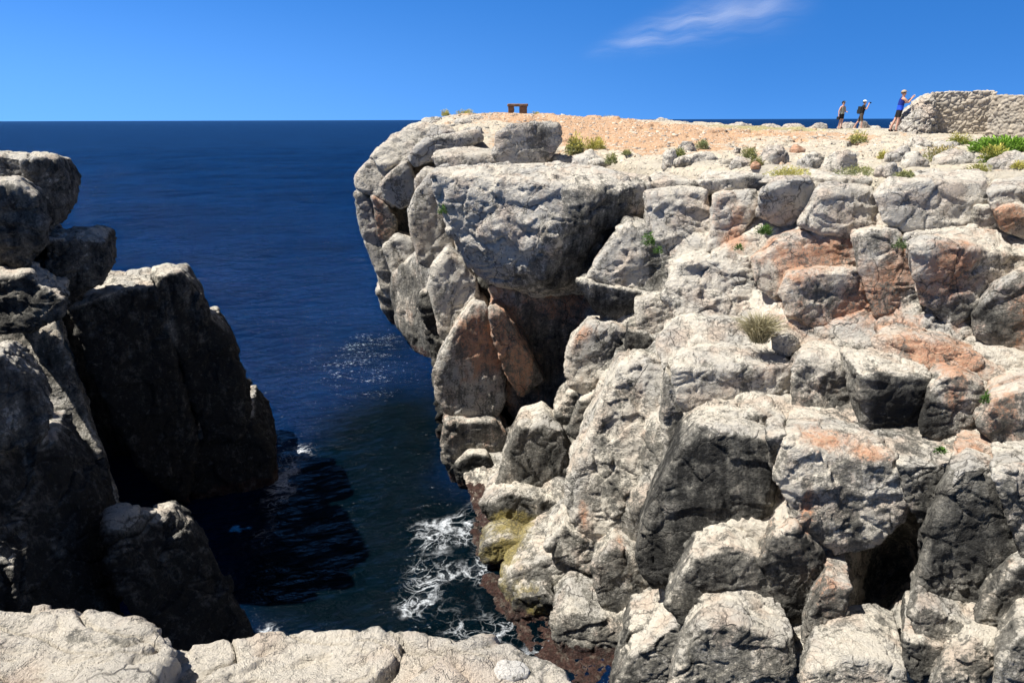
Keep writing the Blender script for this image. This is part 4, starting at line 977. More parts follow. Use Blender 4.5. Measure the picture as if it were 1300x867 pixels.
GG, YY, OL, GR_, DK = (.22, .24, .13), (.52, .46, .11), (.32, .31, .11), (.10, .20, .035), (.06, .11, .03)
def shrub(label, u, v, w, h, cols, name='shrub', d=None, n=None, blade=None, mode='dome', seed=None, cat='shrub', group='low shrubs on the plateau'):
    g = ray_ground(u, v) if d is None else px(u, v, d)
    k = g[1] / FPX; W, H = w * k, h * k
    if d is None:
        g = g + np.array([0, W * .2, 0]); g[2] = max(g[2], ground_z(g[0], g[1])[0]) - .03
    n = n or int(900 + 1400 * min(1.5, W * H))
    H = H * .95
    me = leaf_mesh(name, g, W, H, n, cols, blade or .17 * max(H, .25), mode, seed or int(u + v))
    o = link(name, me, label=label, category=cat)
    if group: o['group'] = group
    return o

shrub('tall yellow topped shrub against the orange soil', 731, 196, 26, 24, (GG, YY))
shrub('bright yellow shrub right of the yellow topped one', 757, 190, 32, 16, (OL, YY))
shrub('small grey green shrub on the low pale rock', 777, 208, 18, 14, (GG, OL))
shrub('little weed between the low pale rock and the orange soil', 796, 200, 14, 7, (GG, OL))
shrub('grey green shrub beside the grey lump', 893, 190, 18, 13, (GG, (.25, .3, .13)))
shrub('olive shrub over the dark gnarled rock', 862, 202, 24, 16, (DK, OL))
shrub('shrub with green heart left of the pale undercut boulder', 953, 202, 22, 16, (GG, OL))
shrub('brownish shrub just above the orange stone', 962, 211, 20, 12, ((.14, .11, .04), OL))
shrub('long yellow grass patch in front of the pale undercut boulder', 1008, 224, 64, 14, (OL, YY), name='grass_tuft', cat='grass')
shrub('yellow green patch below the wide grey boulder', 1094, 222, 54, 14, (GG, OL))
shrub('isolated dome shrub, yellow on top, beside the walkers path', 1091, 182, 28, 15, (GG, YY))
shrub('yellow shrub in front of the ruined wall', 1221, 184, 34, 15, (DK, YY))
shrub('wide grey green shrub with orange right side', 1200, 206, 44, 20, (GG, (.33, .25, .08)))
shrub('shrub with a yellow crown below the green bush', 1266, 206, 36, 24, (DK, YY))
shrub('low olive patch at the foot of the layered outcrop', 1247, 219, 30, 13, (OL, OL))
shrub('small faded shrub on the crest left of the bench', 592, 148, 26, 9, (OL, YY), d=35)
shrub('tiny shrub on the crest nearest the sea', 566, 148, 14, 8, (OL, YY), d=34.5)
shrub('small round shrub on the crest right of the bench', 681, 147, 12, 5, (OL, YY), d=36)
shrub('dry yellow patch on the crest of the orange soil', 772, 152, 22, 5, (OL, YY), d=37)
shrub('tiny weed by the big round boulder', 1122, 202, 14, 12, (OL, YY))
shrub('small weed on the pale rim slab', 1152, 224, 26, 8, (GG, OL))
shrub('clump of weeds at the right edge of the rim', 1296, 216, 22, 9, (OL, YY))
shrub('lush bright green bush beside the ruined wall', 1284, 194, 84, 17, ((.09, .16, .03), (.24, .40, .05)), name='bush', n=4500, blade=.11, cat='bush')
CP_ = 'plants growing in the cracks of the cliff'
shrub('dark green fern between the pale square boulder and the pointed one', 824, 312, 18, 20, (DK, GR_), name='crack_plant', d=14.4, cat='plant', group=CP_, n=350)
shrub('lower dark green fern on the right flank of the pointed boulder', 836, 322, 14, 12, (DK, GR_), name='crack_plant', d=14.2, cat='plant', group=CP_, n=220)
shrub('green plant spilling from the crack under the rounded boulder', 970, 298, 26, 14, (DK, GR_), name='crack_plant', d=13.2, cat='plant', group=CP_, n=700)
shrub('small green plant low in the vertical crack', 938, 318, 14, 10, (DK, GR_), name='crack_plant', d=13.4, cat='plant', group=CP_, n=200)
shrub('dusty green plant at the left end of the thin flat slab', 1142, 316, 20, 14, (DK, GG), name='crack_plant', d=11.4, cat='plant', group=CP_, n=260)
shrub('small green plant on the flat pale shelf', 1194, 574, 14, 8, (DK, GR_), name='crack_plant', d=8.7, cat='plant', group=CP_, n=220)
shrub('thin plant in the cleft of the orange streaked boulder', 1250, 512, 9, 20, (DK, GR_), name='crack_plant', d=9.0, cat='plant', group=CP_, n=160)
shrub('weed under the yellowish upright boulder', 1130, 422, 16, 8, (GG, OL), name='crack_plant', d=11.3, cat='plant', group=CP_, n=180)
shrub('tiny plant on the upper left of the overhanging block', 562, 272, 14, 14, (DK, GR_), name='crack_plant', d=15.8, cat='plant', group=CP_, n=340)
g_ = px(963, 434, 11.45)
me = leaf_mesh('grass_tuft', g_, .80, .74, 900, ((.22, .20, .11), (.42, .37, .24)), .012, 'tuft', 3, .8)
link('grass_tuft', me, label='dry spiky grass tuft on the pale ramp of rock', category='grass')
me = leaf_mesh('grass_tuft', px(205, 864, 1.75), .20, .05, 130, ((.20, .17, .10), (.42, .36, .24)), .002, 'tuft', 5, 1.2)
link('grass_tuft', me, label='dead grass wisps on the ledge at the bottom edge', category='grass')

# ------------------------------------------------------------------ white stone lying on the near ledge
def white_stone():
    g = pxz(650, 852, -1.70)
    pts = [g + np.array([math.cos(a) * .06, math.sin(a) * .04, z]) * np.array([1, 1, 1]) for a in np.linspace(0, 5.6, 8) for z in (-.05, .008 + .008 * math.sin(3 * a))]
    me = evaluated(hull_mesh(pts), [('REMESH', dict(mode='VOXEL', voxel_size=.006))])
    co = rockify(me, 5.5, .16, .006, .35, 1, 2, .005)
    set_attr(me, 'stain', np.zeros((len(co), 4)))
    me.materials.clear(); me.materials.append(rock_material('pale_stone', cream=(.74, .70, .63), grey=(.62, .60, .56), det=4.0))
    me.polygons.foreach_set('use_smooth', np.ones(len(me.polygons), bool))
    link('stone', me, label='small whitish stone lying on the near ledge at the bottom edge', category='stone')
white_stone()

# ------------------------------------------------------------------ stone bench on the crest
def box_pts(x0, x1, y0, y1, z0, z1): return [np.array([x, y, z]) for x in (x0, x1) for y in (y0, y1) for z in (z0, z1)]
def slab_mesh(pts, vox, seed, amp, mat):
    me = evaluated(hull_mesh(pts), [('REMESH', dict(mode='VOXEL', voxel_size=vox))])
    co = rockify(me, seed, .35, vox, amp, 1.2, 1, .01)
    set_attr(me, 'stain', stain_shade_layer(co, get_no(me), .2, .2, seed, False))
    me.materials.clear(); me.materials.append(mat)
    me.polygons.foreach_set('use_smooth', np.ones(len(me.polygons), bool))
    return me
M_BROWN = plain('brown_stone', (.20, .12, .075), .9, var=.35, scale=9)
bo = px(657, 146.5, 36)
root = bpy.data.objects.new('stone_bench', None); COL.objects.link(root); root.location = bo
root['label'] = 'small brown stone bench of a slab on two upright blocks, standing on the crest'; root['category'] = 'bench'
link('seat', slab_mesh(box_pts(-.50, .52, -.25, .25, .42, .53), .018, 1.1, .5, M_BROWN), root)
link('leg', slab_mesh(box_pts(-.46, -.18, -.22, .22, -.12, .415), .02, 2.2, .5, M_BROWN), root)
link('leg', slab_mesh(box_pts(.10, .46, -.22, .22, -.12, .415), .02, 3.3, .5, M_BROWN), root)

# ------------------------------------------------------------------ ruined wall
def masonry(name, quad, h0, h1, thick, seed, parent, mat, cell=.20, vox=.028, bright=1.0):
    """A wall between two ground points with its top at two heights; stones modelled in the surface."""
    a, b = np.array(quad[0], float), np.array(quad[1], float)
    L = np.linalg.norm((b - a)[:2]); ex = np.array([(b - a)[0], (b - a)[1], 0]) / L; ey = np.array([-ex[1], ex[0], 0])
    pts = []
    for t, h, base in ((0, h0, a), (1, h1, b)):
        for s in (0, thick):
            pts += [base + ey * s - np.array([0, 0, .6]), base + ey * s + np.array([0, 0, h])]
    me = evaluated(hull_mesh(pts), [('REMESH', dict(mode='VOXEL', voxel_size=vox))])
    co = smooth_np(me, get_co(me), 2); set_co(me, co); no = get_no(me)
    loc = np.stack([(co - a) @ ex, (co - a) @ ey, co[:, 2] - a[2]], 1).astype(f32)
    F1, F2, off, hid = voro((loc + .1 * fbm(loc * 3, 2)[:, None]) * np.array([1 / cell, 1 / cell, 1.45 / cell], f32) + seed)
    mort = np.exp(-((F2 - F1) / .2) ** 2)
    d = -.035 * mort + 0.034 * RV2[hid][:, 3] + .02 * (off * RV2[hid][:, :3]).sum(1) + .03 * fbm(loc * .9 + seed, 3) + .015 * fbm(loc * 9, 2)
    topm = sst(.85, 1.0, loc[:, 2] / (h0 + (h1 - h0) * np.clip(loc[:, 0] / L, 0, 1)))
    co = co + no * d[:, None]
    co[:, 2] += topm * .05 * fbm(loc * np.array([1.6, 1.6, 0], f32) + seed, 3)
    set_co(me, co)
    tone = .74 + .46 * RV[hid][:, 0:1]
    c = np.array([[.54, .46, .35]]) * tone * bright; c = c * (1 - mort[:, None] * .7) + np.array([[.22, .19, .15]]) * mort[:, None] * .7
    gr = sst(-.05, .3, fbm(loc * .8 + 4 + seed, 3))[:, None]
    c = c * (1 - .35 * gr) + np.array([[.33, .31, .27]]) * .35 * gr
    set_attr(me, 'tint', np.concatenate([c, np.ones((len(c), 1))], 1))
    me.materials.clear(); me.materials.append(mat)
    me.polygons.foreach_set('use_smooth', np.ones(len(me.polygons), bool)); me.name = name
    return link(name, me, parent)
M_WALL = plain('wall_stone', (.5, .45, .36), .95, attr='tint', spec=.1)
wroot = bpy.data.objects.new('ruined_wall', None); COL.objects.link(wroot)
wroot['label'] = 'ruined rubble stone wall with a collapsed left end, at the right of the plateau'; wroot['category'] = 'wall'
wa, wb = px(1179, 168.5, 31.0), px(1256, 169, 30.2)
masonry('main_wall', (wa, wb), -wa[2] + px(1179, 117, 31)[2] - 0, -wb[2] + px(1256, 115, 30.2)[2], 1.1, 3.0, wroot, M_WALL)
wc, wd_ = px(1249, 172, 28.6), px(1372, 184, 25.5)
masonry('side_wall', (wc, wd_), -wc[2] + px(1249, 121, 28.6)[2], -wd_[2] + px(1372, 122, 25.5)[2], 1.2, 9.0, wroot, M_WALL, bright=.72)
pts = [px(u, v, 30.6) for u, v in ((1143, 168), (1150, 152), (1163, 137), (1175, 126), (1188, 119), (1192, 170))]
pts += [p + np.array([.1, 1.1, -.05]) for p in pts] + [px(1160, 168, 30.0), px(1178, 169, 29.9)]
pts = [p - np.array([0, 0, .25]) if p[2] < -.3 else p for p in pts]
me = evaluated(hull_mesh(pts), [('REMESH', dict(mode='VOXEL', voxel_size=.035))])
co = rockify(me, 14.2, 1.2, .035, 1.5, 1.6, 2, .08)
set_attr(me, 'stain', stain_shade_layer(co, get_no(me), .18, .15, 2.0, False)); me.materials.clear(); me.materials.append(M_FAR)
me.polygons.foreach_set('use_smooth', np.ones(len(me.polygons), bool))
link('collapsed_end', me, wroot)

# ------------------------------------------------------------------ people
def skin_body(name, joints, edges, mat, sub=2, parent=None, loc=None):
    me = bpy.data.meshes.new(name)
    ks = list(joints); ix = {k: i for i, k in enumerate(ks)}
    me.from_pydata([joints[k][:3] for k in ks], [(ix[a], ix[b]) for a, b in edges], [])
    o = bpy.data.objects.new('tmp', me); COL.objects.link(o)
    o.modifiers.new('s', 'SKIN'); sb = o.modifiers.new('b', 'SUBSURF'); sb.levels = sub; sb.render_levels = sub
    sv_ = me.skin_vertices[0].data
    for k in ks:
        r = joints[k][3]; sv_[ix[k]].radius = (r, r * (joints[k][4] if len(joints[k]) > 4 else 1))
    sv_[0].use_root = True
    out = bpy.data.meshes.new_from_object(o.evaluated_get(bpy.context.evaluated_depsgraph_get()))
    bpy.data.objects.remove(o)
    out.materials.clear(); out.materials.append(mat); out.name = name
    out.polygons.foreach_set('use_smooth', np.ones(len(out.polygons), bool))
    return link(name, out, parent)

def fingers(J, E, side, wrist, dirv, updir):
    """palm with four unequal fingers and a thumb, slightly curled"""
    w = np.array(wrist[:3]); d = np.array(dirv, float); d /= np.linalg.norm(d); upv = np.array(updir, float); sd = np.cross(d, upv); sd /= np.linalg.norm(sd); n = np.cross(sd, d)
    palm = w + d * .075
    J['palm' + side] = (*palm, .026); E.append(('wrist' + side, 'palm' + side))
    for i, (o_, L) in enumerate(((-.030, .065), (-.010, .078), (.011, .073), (.031, .056))):
        a = palm + d * .035 + sd * o_; b = a + d * L * .55 - n * .012; c = b + d * L * .4 - n * .028
        J[f'fa{i}{side}'] = (*a, .0095); J[f'fb{i}{side}'] = (*b, .0085); J[f'fc{i}{side}'] = (*c, .0075)
        E += [('palm' + side, f'fa{i}{side}'), (f'fa{i}{side}', f'fb{i}{side}'), (f'fb{i}{side}', f'fc{i}{side}')]
    t0 = w + d * .045 - sd * .036; t1 = t0 + d * .035 - sd * .018 - n * .012
    J['ta' + side] = (*t0, .011); J['tb' + side] = (*t1, .009); E += [('palm' + side, 'ta' + side), ('ta' + side, 'tb' + side)]

def cloth(name, body, J, spans, off, mat):
    """A garment: the body's own surface over the given bones (a, b, t0, t1), lifted off the skin."""
    me = body.data; co = get_co(me); no = get_no(me)
    fs = [tuple(p.vertices) for p in me.polygons]
    cen = np.array([co[list(f)].mean(0) for f in fs])
    best = np.full(len(cen), 1e9); ok = np.zeros(len(cen), bool)
    for a, b in BONES:
        if a not in J or b not in J: continue
        A = np.array(J[a][:3]); B = np.array(J[b][:3]); ab = B - A
        t = np.clip(((cen - A) @ ab) / (ab @ ab), 0, 1)
        d = np.linalg.norm(cen - A - t[:, None] * ab, axis=1) - (J[a][3] * (1 - t) + J[b][3] * t)
        m = d < best; best = np.where(m, d, best)
        hit = np.zeros(len(cen), bool)
        for a2, b2, t0, t1 in spans:
            if (a2, b2) == (a, b): hit |= (t >= t0) & (t <= t1)
        ok = np.where(m, hit, ok)
    keep = [f for f, k in zip(fs, ok) if k]
    used = sorted({i for f in keep for i in f}); mp = {v: i for i, v in enumerate(used)}
    m2 = bpy.data.meshes.new(name)
    m2.from_pydata([tuple(co[i] + no[i] * off) for i in used], [], [tuple(mp[i] for i in f) for f in keep]); m2.update()
    m2.polygons.foreach_set('use_smooth', np.ones(len(m2.polygons), bool)); m2.materials.append(mat)
    return link(name, m2, body)

BONES = []
TORSO = [('hip', 'waist', 0, 1), ('waist', 'chest', 0, 1), ('chest', 'neckb', 0, .8)]
SKIN = plain('skin', (.55, .31, .22), .55, var=.06)
def person(label, foot_px, d, yaw, lean, P, clothes):
    """P: joint overrides in metres, x to the figure's left, -y forward, z up."""
    g = np.array(px(foot_px[0], foot_px[1], d))
    J = {'hip': (0, 0, .93, .148, .8), 'waist': (0, 0, 1.06, .142, .78), 'chest': (0, .0, 1.27, .165, .74), 'neckb': (0, .0, 1.43, .075), 'neck': (0, -.01, 1.50, .052), 'jaw': (0, -.025, 1.575, .07), 'head': (0, -.01, 1.655, .088), 'crown': (0, .0, 1.715, .07)}
    E = [('hip', 'waist'), ('waist', 'chest'), ('chest', 'neckb'), ('neckb', 'neck'), ('neck', 'jaw'), ('jaw', 'head'), ('head', 'crown')]
    for s, m in (('L', 1), ('R', -1)):
        J['sh' + s] = (m * .185, 0, 1.40, .062); J['elb' + s] = (m * .24, .03, 1.12, .043); J['wrist' + s] = (m * .25, -.04, .89, .028)
        J['thigh' + s] = (m * .095, 0, .86, .088); J['knee' + s] = (m * .10, -.01, .49, .058); J['calf' + s] = (m * .10, .02, .34, .054); J['ank' + s] = (m * .10, .02, .09, .038); J['toe' + s] = (m * .11, -.13, .04, .036); J['heel' + s] = (m * .10, .06, .045, .034)
        E += [('neckb', 'sh' + s), ('sh' + s, 'elb' + s), ('elb' + s, 'wrist' + s), ('hip', 'thigh' + s), ('thigh' + s, 'knee' + s), ('knee' + s, 'calf' + s), ('calf' + s, 'ank' + s), ('ank' + s, 'toe' + s), ('ank' + s, 'heel' + s)]
    for k, v in P.items(): J[k] = (*v, *J[k][3:])
    for s in 'LR': a_ = J['ank' + s]; J['heel' + s] = (a_[0], a_[1] + .045, max(.04, a_[2] - .045), .034)
    # lean of everything above the ground
    for k in J:
        x, y, z = J[k][:3]; J[k] = (x, y - math.tan(lean) * z, z, *J[k][3:])
    for s in 'LR':
        w = np.array(J['wrist' + s][:3]); e = np.array(J['elb' + s][:3])
        fingers(J, E, s, w, w - e, (1, 0, 0) if s == 'L' else (-1, 0, 0))
    # the face: nose and ears grow from the head
    hd = np.array(J['head'][:3])
    J['nose'] = (*(hd + np.array([0, -.105, -.03])), .016); E.append(('head', 'nose'))
    for s, m in (('L', 1), ('R', -1)):
        J['ear' + s] = (*(hd + np.array([m * .09, .015, -.02])), .02, 1.4); E.append(('head', 'ear' + s))
    BONES[:] = [e for e in E if 'palm' not in e[0] and e[0][:2] not in ('fa', 'fb', 'ta')]
    body = skin_body('person', J, E, SKIN, 3)
    body.location = g; body.scale = (.96,) * 3; body.rotation_euler = (0, 0, yaw)
    body['label'] = label; body['category'] = 'person'
    face_m = plain('eye_dark', (.03, .025, .02), .4)
    for m in (1, -1):
        e = hull_mesh([hd + np.array([m * .034, -.083, .005]) + np.array([x, y, z]) for x in (-.014, .014) for y in (-.008, .006) for z in (-.007, .007)]); e.materials.append(face_m); link('eye', e, body)
    mo = hull_mesh([np.array(J['jaw'][:3]) + np.array([0, -.068, .005]) + np.array([x, y, z]) for x in (-.024, .024) for y in (-.008, .008) for z in (-.005, .005)]); mo.materials.append(plain('lip', (.35, .13, .11), .5)); link('mouth', mo, body)
    clothes(body, J, E, hd)
    return body

def cap(body, hd, mat, peak=True, name='cap', grow=1.0, peak_mat=None):
    bm = bmesh.new(); bmesh.ops.create_uvsphere(bm, u_segments=20, v_segments=12, radius=1)
    bmesh.ops.delete(bm, geom=[v for v in bm.verts if v.co.z < -.05], context='VERTS')
    for v in bm.verts: v.co = Vector((v.co.x * .103 * grow, v.co.y * .118 * grow + .005, v.co.z * .095 * grow))
    r = bmesh.ops.solidify(bm, geom=bm.faces[:], thickness=.008)
    me = bpy.data.meshes.new(name); bm.to_mesh(me); bm.free(); me.materials.append(mat)
    me.transform(Matrix.Translation(Vector(hd) + Vector((0, 0, .03))))
    o = link(name, me, body)
    if peak:
        pts = [hd + np.array([math.sin(a) * .085, -.085 - .09 * math.cos(a), .035 + z + .01 * math.cos(a)]) for a in np.linspace(-1.4, 1.4, 9) for z in (0, .008)]
        pm = hull_mesh(pts); pm.materials.append(peak_mat or mat); link('cap_peak', pm, o)
    return o

def hair(body, hd, mat, long=.04):
    pts = []
    for i in range(60):
        a = i * 2.399; z = 1 - i / 59 * 1.5
        r = math.sqrt(max(0, 1 - z * z)) if z > -1 else 0
        p = np.array([math.cos(a) * r * .098, math.sin(a) * r * .108 + .022, z * .105 - (long if z < -.2 else 0)])
        if p[1] > -.045 or p[2] > .055: pts.append(hd + np.array([0, 0, .02]) + p)
    me = hull_mesh(pts); me.materials.append(mat); return link('hair', me, body)

def shorts(body, J, E, mat, knee=.6, off=.016):
    return cloth('shorts', body, J, [('hip', 'waist', 0, .45)] + [('hip', 'thigh' + q, 0, 1) for q in 'LR'] + [('thigh' + q, 'knee' + q, 0, knee) for q in 'LR'], off, mat)

def shoes(body, J, mat):
    for q in 'LR':
        cloth('shoe', body, J, [('ank' + q, 'toe' + q, .25, 1), ('ank' + q, 'heel' + q, .2, 1)], .014, mat)

BLACK = plain('black_cloth', (.012, .012, .014), .85, var=.2)
def man_blue(b, J, E, hd):
    blue = plain('blue_jersey', (.012, .075, .62), .6, var=.1, scale=12)
    dblue = plain('dark_blue_jersey', (.006, .022, .20), .65, var=.15, scale=12)
    cloth('tank_top', b, J, [('waist', 'chest', 0, .35), ('hip', 'waist', .1, 1)], .020, blue)
    cloth('tank_top', b, J, [('waist', 'chest', .3, 1), ('chest', 'neckb', 0, 1), ('neckb', 'shL', 0, .35), ('neckb', 'shR', 0, .35)], .018, dblue)
    shorts(b, J, E, BLACK, .6, .014); shoes(b, J, BLACK)
    hair(b, hd, plain('brown_hair', (.10, .055, .03), .7), .0)
    cap(b, hd + np.array([0, 0, .018]), plain('tan_cap', (.42, .33, .22), .8, var=.1))
    w = (np.array(J['palmL'][:3]) + np.array(J['palmR'][:3])) / 2 + np.array([0, -.05, .05])
    ph = hull_mesh([w + np.array([x, y, z]) for x in (-.075, .075) for y in (-.005, .005) for z in (-.04, .04)]); ph.materials.append(plain('pale_phone', (.55, .57, .58), .3))
    o = link('phone', ph); o.location = b.location; o.rotation_euler = b.rotation_euler; o.scale = b.scale
    o['label'] = 'small pale phone held up in both hands by the man in blue'; o['category'] = 'phone'

person('man in a bright blue tank top and black shorts leaning forward with both arms raised', (1135, 168), 31.0, math.radians(78), math.radians(5), {
    'elbL': (.20, -.22, 1.24), 'elbR': (-.20, -.22, 1.24), 'wristL': (.07, -.38, 1.45), 'wristR': (-.07, -.38, 1.45), 'shL': (.18, -.03, 1.41), 'shR': (-.18, -.03, 1.41),
    'kneeL': (.10, .06, .49), 'calfL': (.10, .12, .34), 'ankL': (.10, .17, .10), 'toeL': (.11, .03, .05), 'kneeR': (-.10, -.03, .49), 'calfR': (-.10, -.02, .34), 'ankR': (-.10, -.03, .09), 'toeR': (-.11, -.18, .04)}, man_blue)

def woman(b, J, E, hd):
    cloth('tank_top', b, J, [('hip', 'waist', .3, 1), ('waist', 'chest', 0, 1), ('chest', 'neckb', 0, .85)], .018, plain('sage_top', (.30, .30, .24), .8, var=.15))
    shorts(b, J, E, BLACK, .5, .014); shoes(b, J, plain('sandal', (.30, .2, .14), .8))
    hair(b, hd, plain('dark_hair', (.018, .013, .011), .6), .03)
    cap(b, hd + np.array([0, 0, .012]), BLACK, peak=True, peak_mat=plain('white_peak', (.7, .7, .68), .8))
    gl = hull_mesh([hd + np.array([x, -.088 + .03 * abs(x) / .07, z + .005]) + np.array([0, y, 0]) for x in (-.07, 0, .07) for y in (-.012, .0) for z in (-.018, .018)]); gl.materials.append(plain('dark_lens', (.01, .01, .01), .15)); link('sunglasses', gl, b)
    h = np.array(J['wristR'][:3])
    bag = evaluated(hull_mesh([h + np.array([x, y, z]) for x in (-.06, .05) for y in (-.11, .10) for z in (-.28, -.08)]), [('REMESH', dict(mode='VOXEL', voxel_size=.015)), ('SMOOTH', dict(iterations=8))]); bag.materials.clear(); bag.materials.append(BLACK)
    o = link('shoulder_bag', bag); o.location = b.location; o.rotation_euler = b.rotation_euler; o.scale = b.scale
    o['label'] = 'black bag hanging at the side of the woman in the sage top'; o['category'] = 'bag'
person('woman in a sage green top and black shorts standing with dark sunglasses', (1066, 164.3), 45.9, math.radians(25), math.radians(1), {
    'elbL': (.26, -.02, 1.12), 'wristL': (.16, -.22, 1.10), 'elbR': (-.27, .04, 1.12), 'wristR': (-.29, .0, .88)}, woman)

def walker(b, J, E, hd):
    cloth('t_shirt', b, J, [('hip', 'waist', 0, 1), ('waist', 'chest', 0, 1), ('chest', 'neckb', 0, 1)] + [('neckb', 'sh' + q, 0, 1) for q in 'LR'] + [('sh' + q, 'elb' + q, 0, .55) for q in 'LR'], .018, BLACK)
    shorts(b, J, E, plain('brown_shorts', (.085, .065, .045), .85, var=.25), .92, .024); shoes(b, J, plain('tan_shoe', (.34, .22, .15), .8))
    hair(b, hd, plain('black_hair', (.02, .015, .012), .6), .02)
    cap(b, hd + np.array([0, 0, .015]), plain('white_cap', (.78, .78, .76), .8), peak=True)
    c = np.array(J['chest'][:3])
    pts = [c + np.array([x * k, y, z]) for k, y in ((1, .10), (.8, .30)) for x in (-.15, .15) for z in (-.32, -.2, .08, .14)]
    me = evaluated(hull_mesh(pts), [('REMESH', dict(mode='VOXEL', voxel_size=.02)), ('SMOOTH', dict(iterations=4))]); me.materials.clear(); me.materials.append(plain('backpack_cloth', (.018, .022, .024), .8, var=.3))
    o = link('backpack', me); o.location = b.location; o.rotation_euler = b.rotation_euler; o.scale = b.scale
    o['label'] = 'black backpack on the back of the walker in the white cap'; o['category'] = 'backpack'
    pk = hull_mesh([c + np.array([x, y, z]) for x in (-.10, .10) for y in (.29, .34) for z in (-.28, -.06)]); pk.materials.append(plain('pocket_cloth', (.03, .036, .04), .8)); link('pocket', pk, o)
    for m in (1, -1):
        path = [(m * .10, c[1] + .12, c[2] + .12), (m * .11, c[1] - .01, c[2] + .19), (m * .12, c[1] - .14, c[2] + .06), (m * .14, c[1] - .12, c[2] - .14), (m * .15, c[1] + .12, c[2] - .25)]
        V = [(x + dx, y, z) for x, y, z in path for dx in (-.022, .022)] ; k = len(V)
        V += [(x, y * 1.0 - .008, z + .008) for x, y, z in V]
        Fs = []
        for i in range(len(path) - 1):
            q = 2 * i
            Fs += [(q, q + 1, q + 3, q + 2), (k + q, k + q + 2, k + q + 3, k + q + 1), (q, q + 2, k + q + 2, k + q), (q + 1, k + q + 1, k + q + 3, q + 3)]
        link('strap', mesh_np('strap', V, Fs, BLACK, smooth=False), o)
    w = (np.array(J['palmL'][:3]) + np.array(J['palmR'][:3])) / 2 + np.array([0, -.03, .05])
    cb = hull_mesh([w + np.array([x, y, z]) for x in (-.07, .07) for y in (-.03, .03) for z in (-.045, .045)]); cb.materials.append(BLACK)
    co_ = link('camera', cb); co_.location = b.location; co_.rotation_euler = b.rotation_euler; co_.scale = b.scale
    co_['label'] = 'small black camera held to the face of the walker with the backpack'; co_['category'] = 'camera'
    ln = hull_mesh([w + np.array([math.cos(q) * .032, yy, math.sin(q) * .032]) for q in np.linspace(0, 5.8, 14) for yy in (-.03, -.09)]); ln.materials.append(BLACK); link('lens', ln, co_)
person('walker in black with backpack, white cap and brown shorts, camera at the face', (1089, 164.8), 44.0, math.radians(62), math.radians(6), {
    'elbL': (.22, -.20, 1.22), 'elbR': (-.22, -.20, 1.22), 'wristL': (.10, -.26, 1.50), 'wristR': (-.10, -.26, 1.50),
    'kneeL': (.11, .10, .50), 'calfL': (.12, .18, .36), 'ankL': (.12, .26, .11), 'toeL': (.13, .13, .05), 'kneeR': (-.11, -.12, .50), 'calfR': (-.11, -.14, .34), 'ankR': (-.11, -.17, .09), 'toeR': (-.12, -.32, .04)}, walker)
# ------------------------------------------------------------------ light and sky
SUN_AZ, SUN_EL = math.radians(-95), math.radians(60)
sv = Vector((math.sin(SUN_AZ) * math.cos(SUN_EL), math.cos(SUN_AZ) * math.cos(SUN_EL), math.sin(SUN_EL)))
sl = bpy.data.lights.new('sun', 'SUN'); sl.energy = 5.0; sl.angle = math.radians(.53); sl.color = (1, .965, .905)
so = bpy.data.objects.new('sun', sl); COL.objects.link(so); so.rotation_euler = sv.to_track_quat('Z', 'Y').to_euler()
so.location = (0, 0, 40)
W = bpy.data.worlds.new('World'); SC.world = W; W.use_nodes = True
nt = W.node_tree; nt.nodes.clear(); N = NT(nt)
sky = N.n('ShaderNodeTexSky', sky_type='NISHITA', sun_disc=False, sun_elevation=SUN_EL, sun_rotation=SUN_AZ, altitude=10, air_density=1.0, dust_density=.25, ozone_density=3.0)
tc = N.n('ShaderNodeTexCoord').outputs['Generated']
sx = N.n('ShaderNodeSeparateXYZ', ins={0: tc})
lift = N.math('ADD', N.math('MULTIPLY', sx.outputs[2], 1.6), .30)       # no yellow band at the horizon: clean sea air
vec = N.n('ShaderNodeVectorMath', operation='NORMALIZE', ins={0: N.n('ShaderNodeCombineXYZ', ins={0: sx.outputs[0], 1: sx.outputs[1], 2: lift}).outputs[0]}).outputs[0]
nt.links.new(vec, sky.inputs[0])
tint = N.n('ShaderNodeMix', data_type='RGBA', blend_type='MULTIPLY', ins={0: 1.0, 6: sky.outputs[0], 7: (.82, .88, 1.05, 1)}).outputs[2]
up = N.step(sx.outputs[2], .18, .6)                                   # overhead the blue is paler and dimmer
hs = N.n('ShaderNodeHueSaturation', ins={'Saturation': N.math('SUBTRACT', 1.25, N.math('MULTIPLY', up, .35)), 'Value': N.math('SUBTRACT', 1.2, N.math('MULTIPLY', up, .95)), 'Color': tint})
pale = N.math('MULTIPLY', N.math('SUBTRACT', 1, N.step(sx.outputs[2], -.02, .22)), N.math('SUBTRACT', .13, N.math('MULTIPLY', sx.outputs[0], .42)), True)
skyc = N.mix(pale, hs.outputs[0], (1.9, 4.7, 9.8))
bg = N.n('ShaderNodeBackground', ins={'Color': skyc, 'Strength': .09})
ow = N.n('ShaderNodeOutputWorld'); nt.links.new(bg.outputs[0], ow.inputs[0])
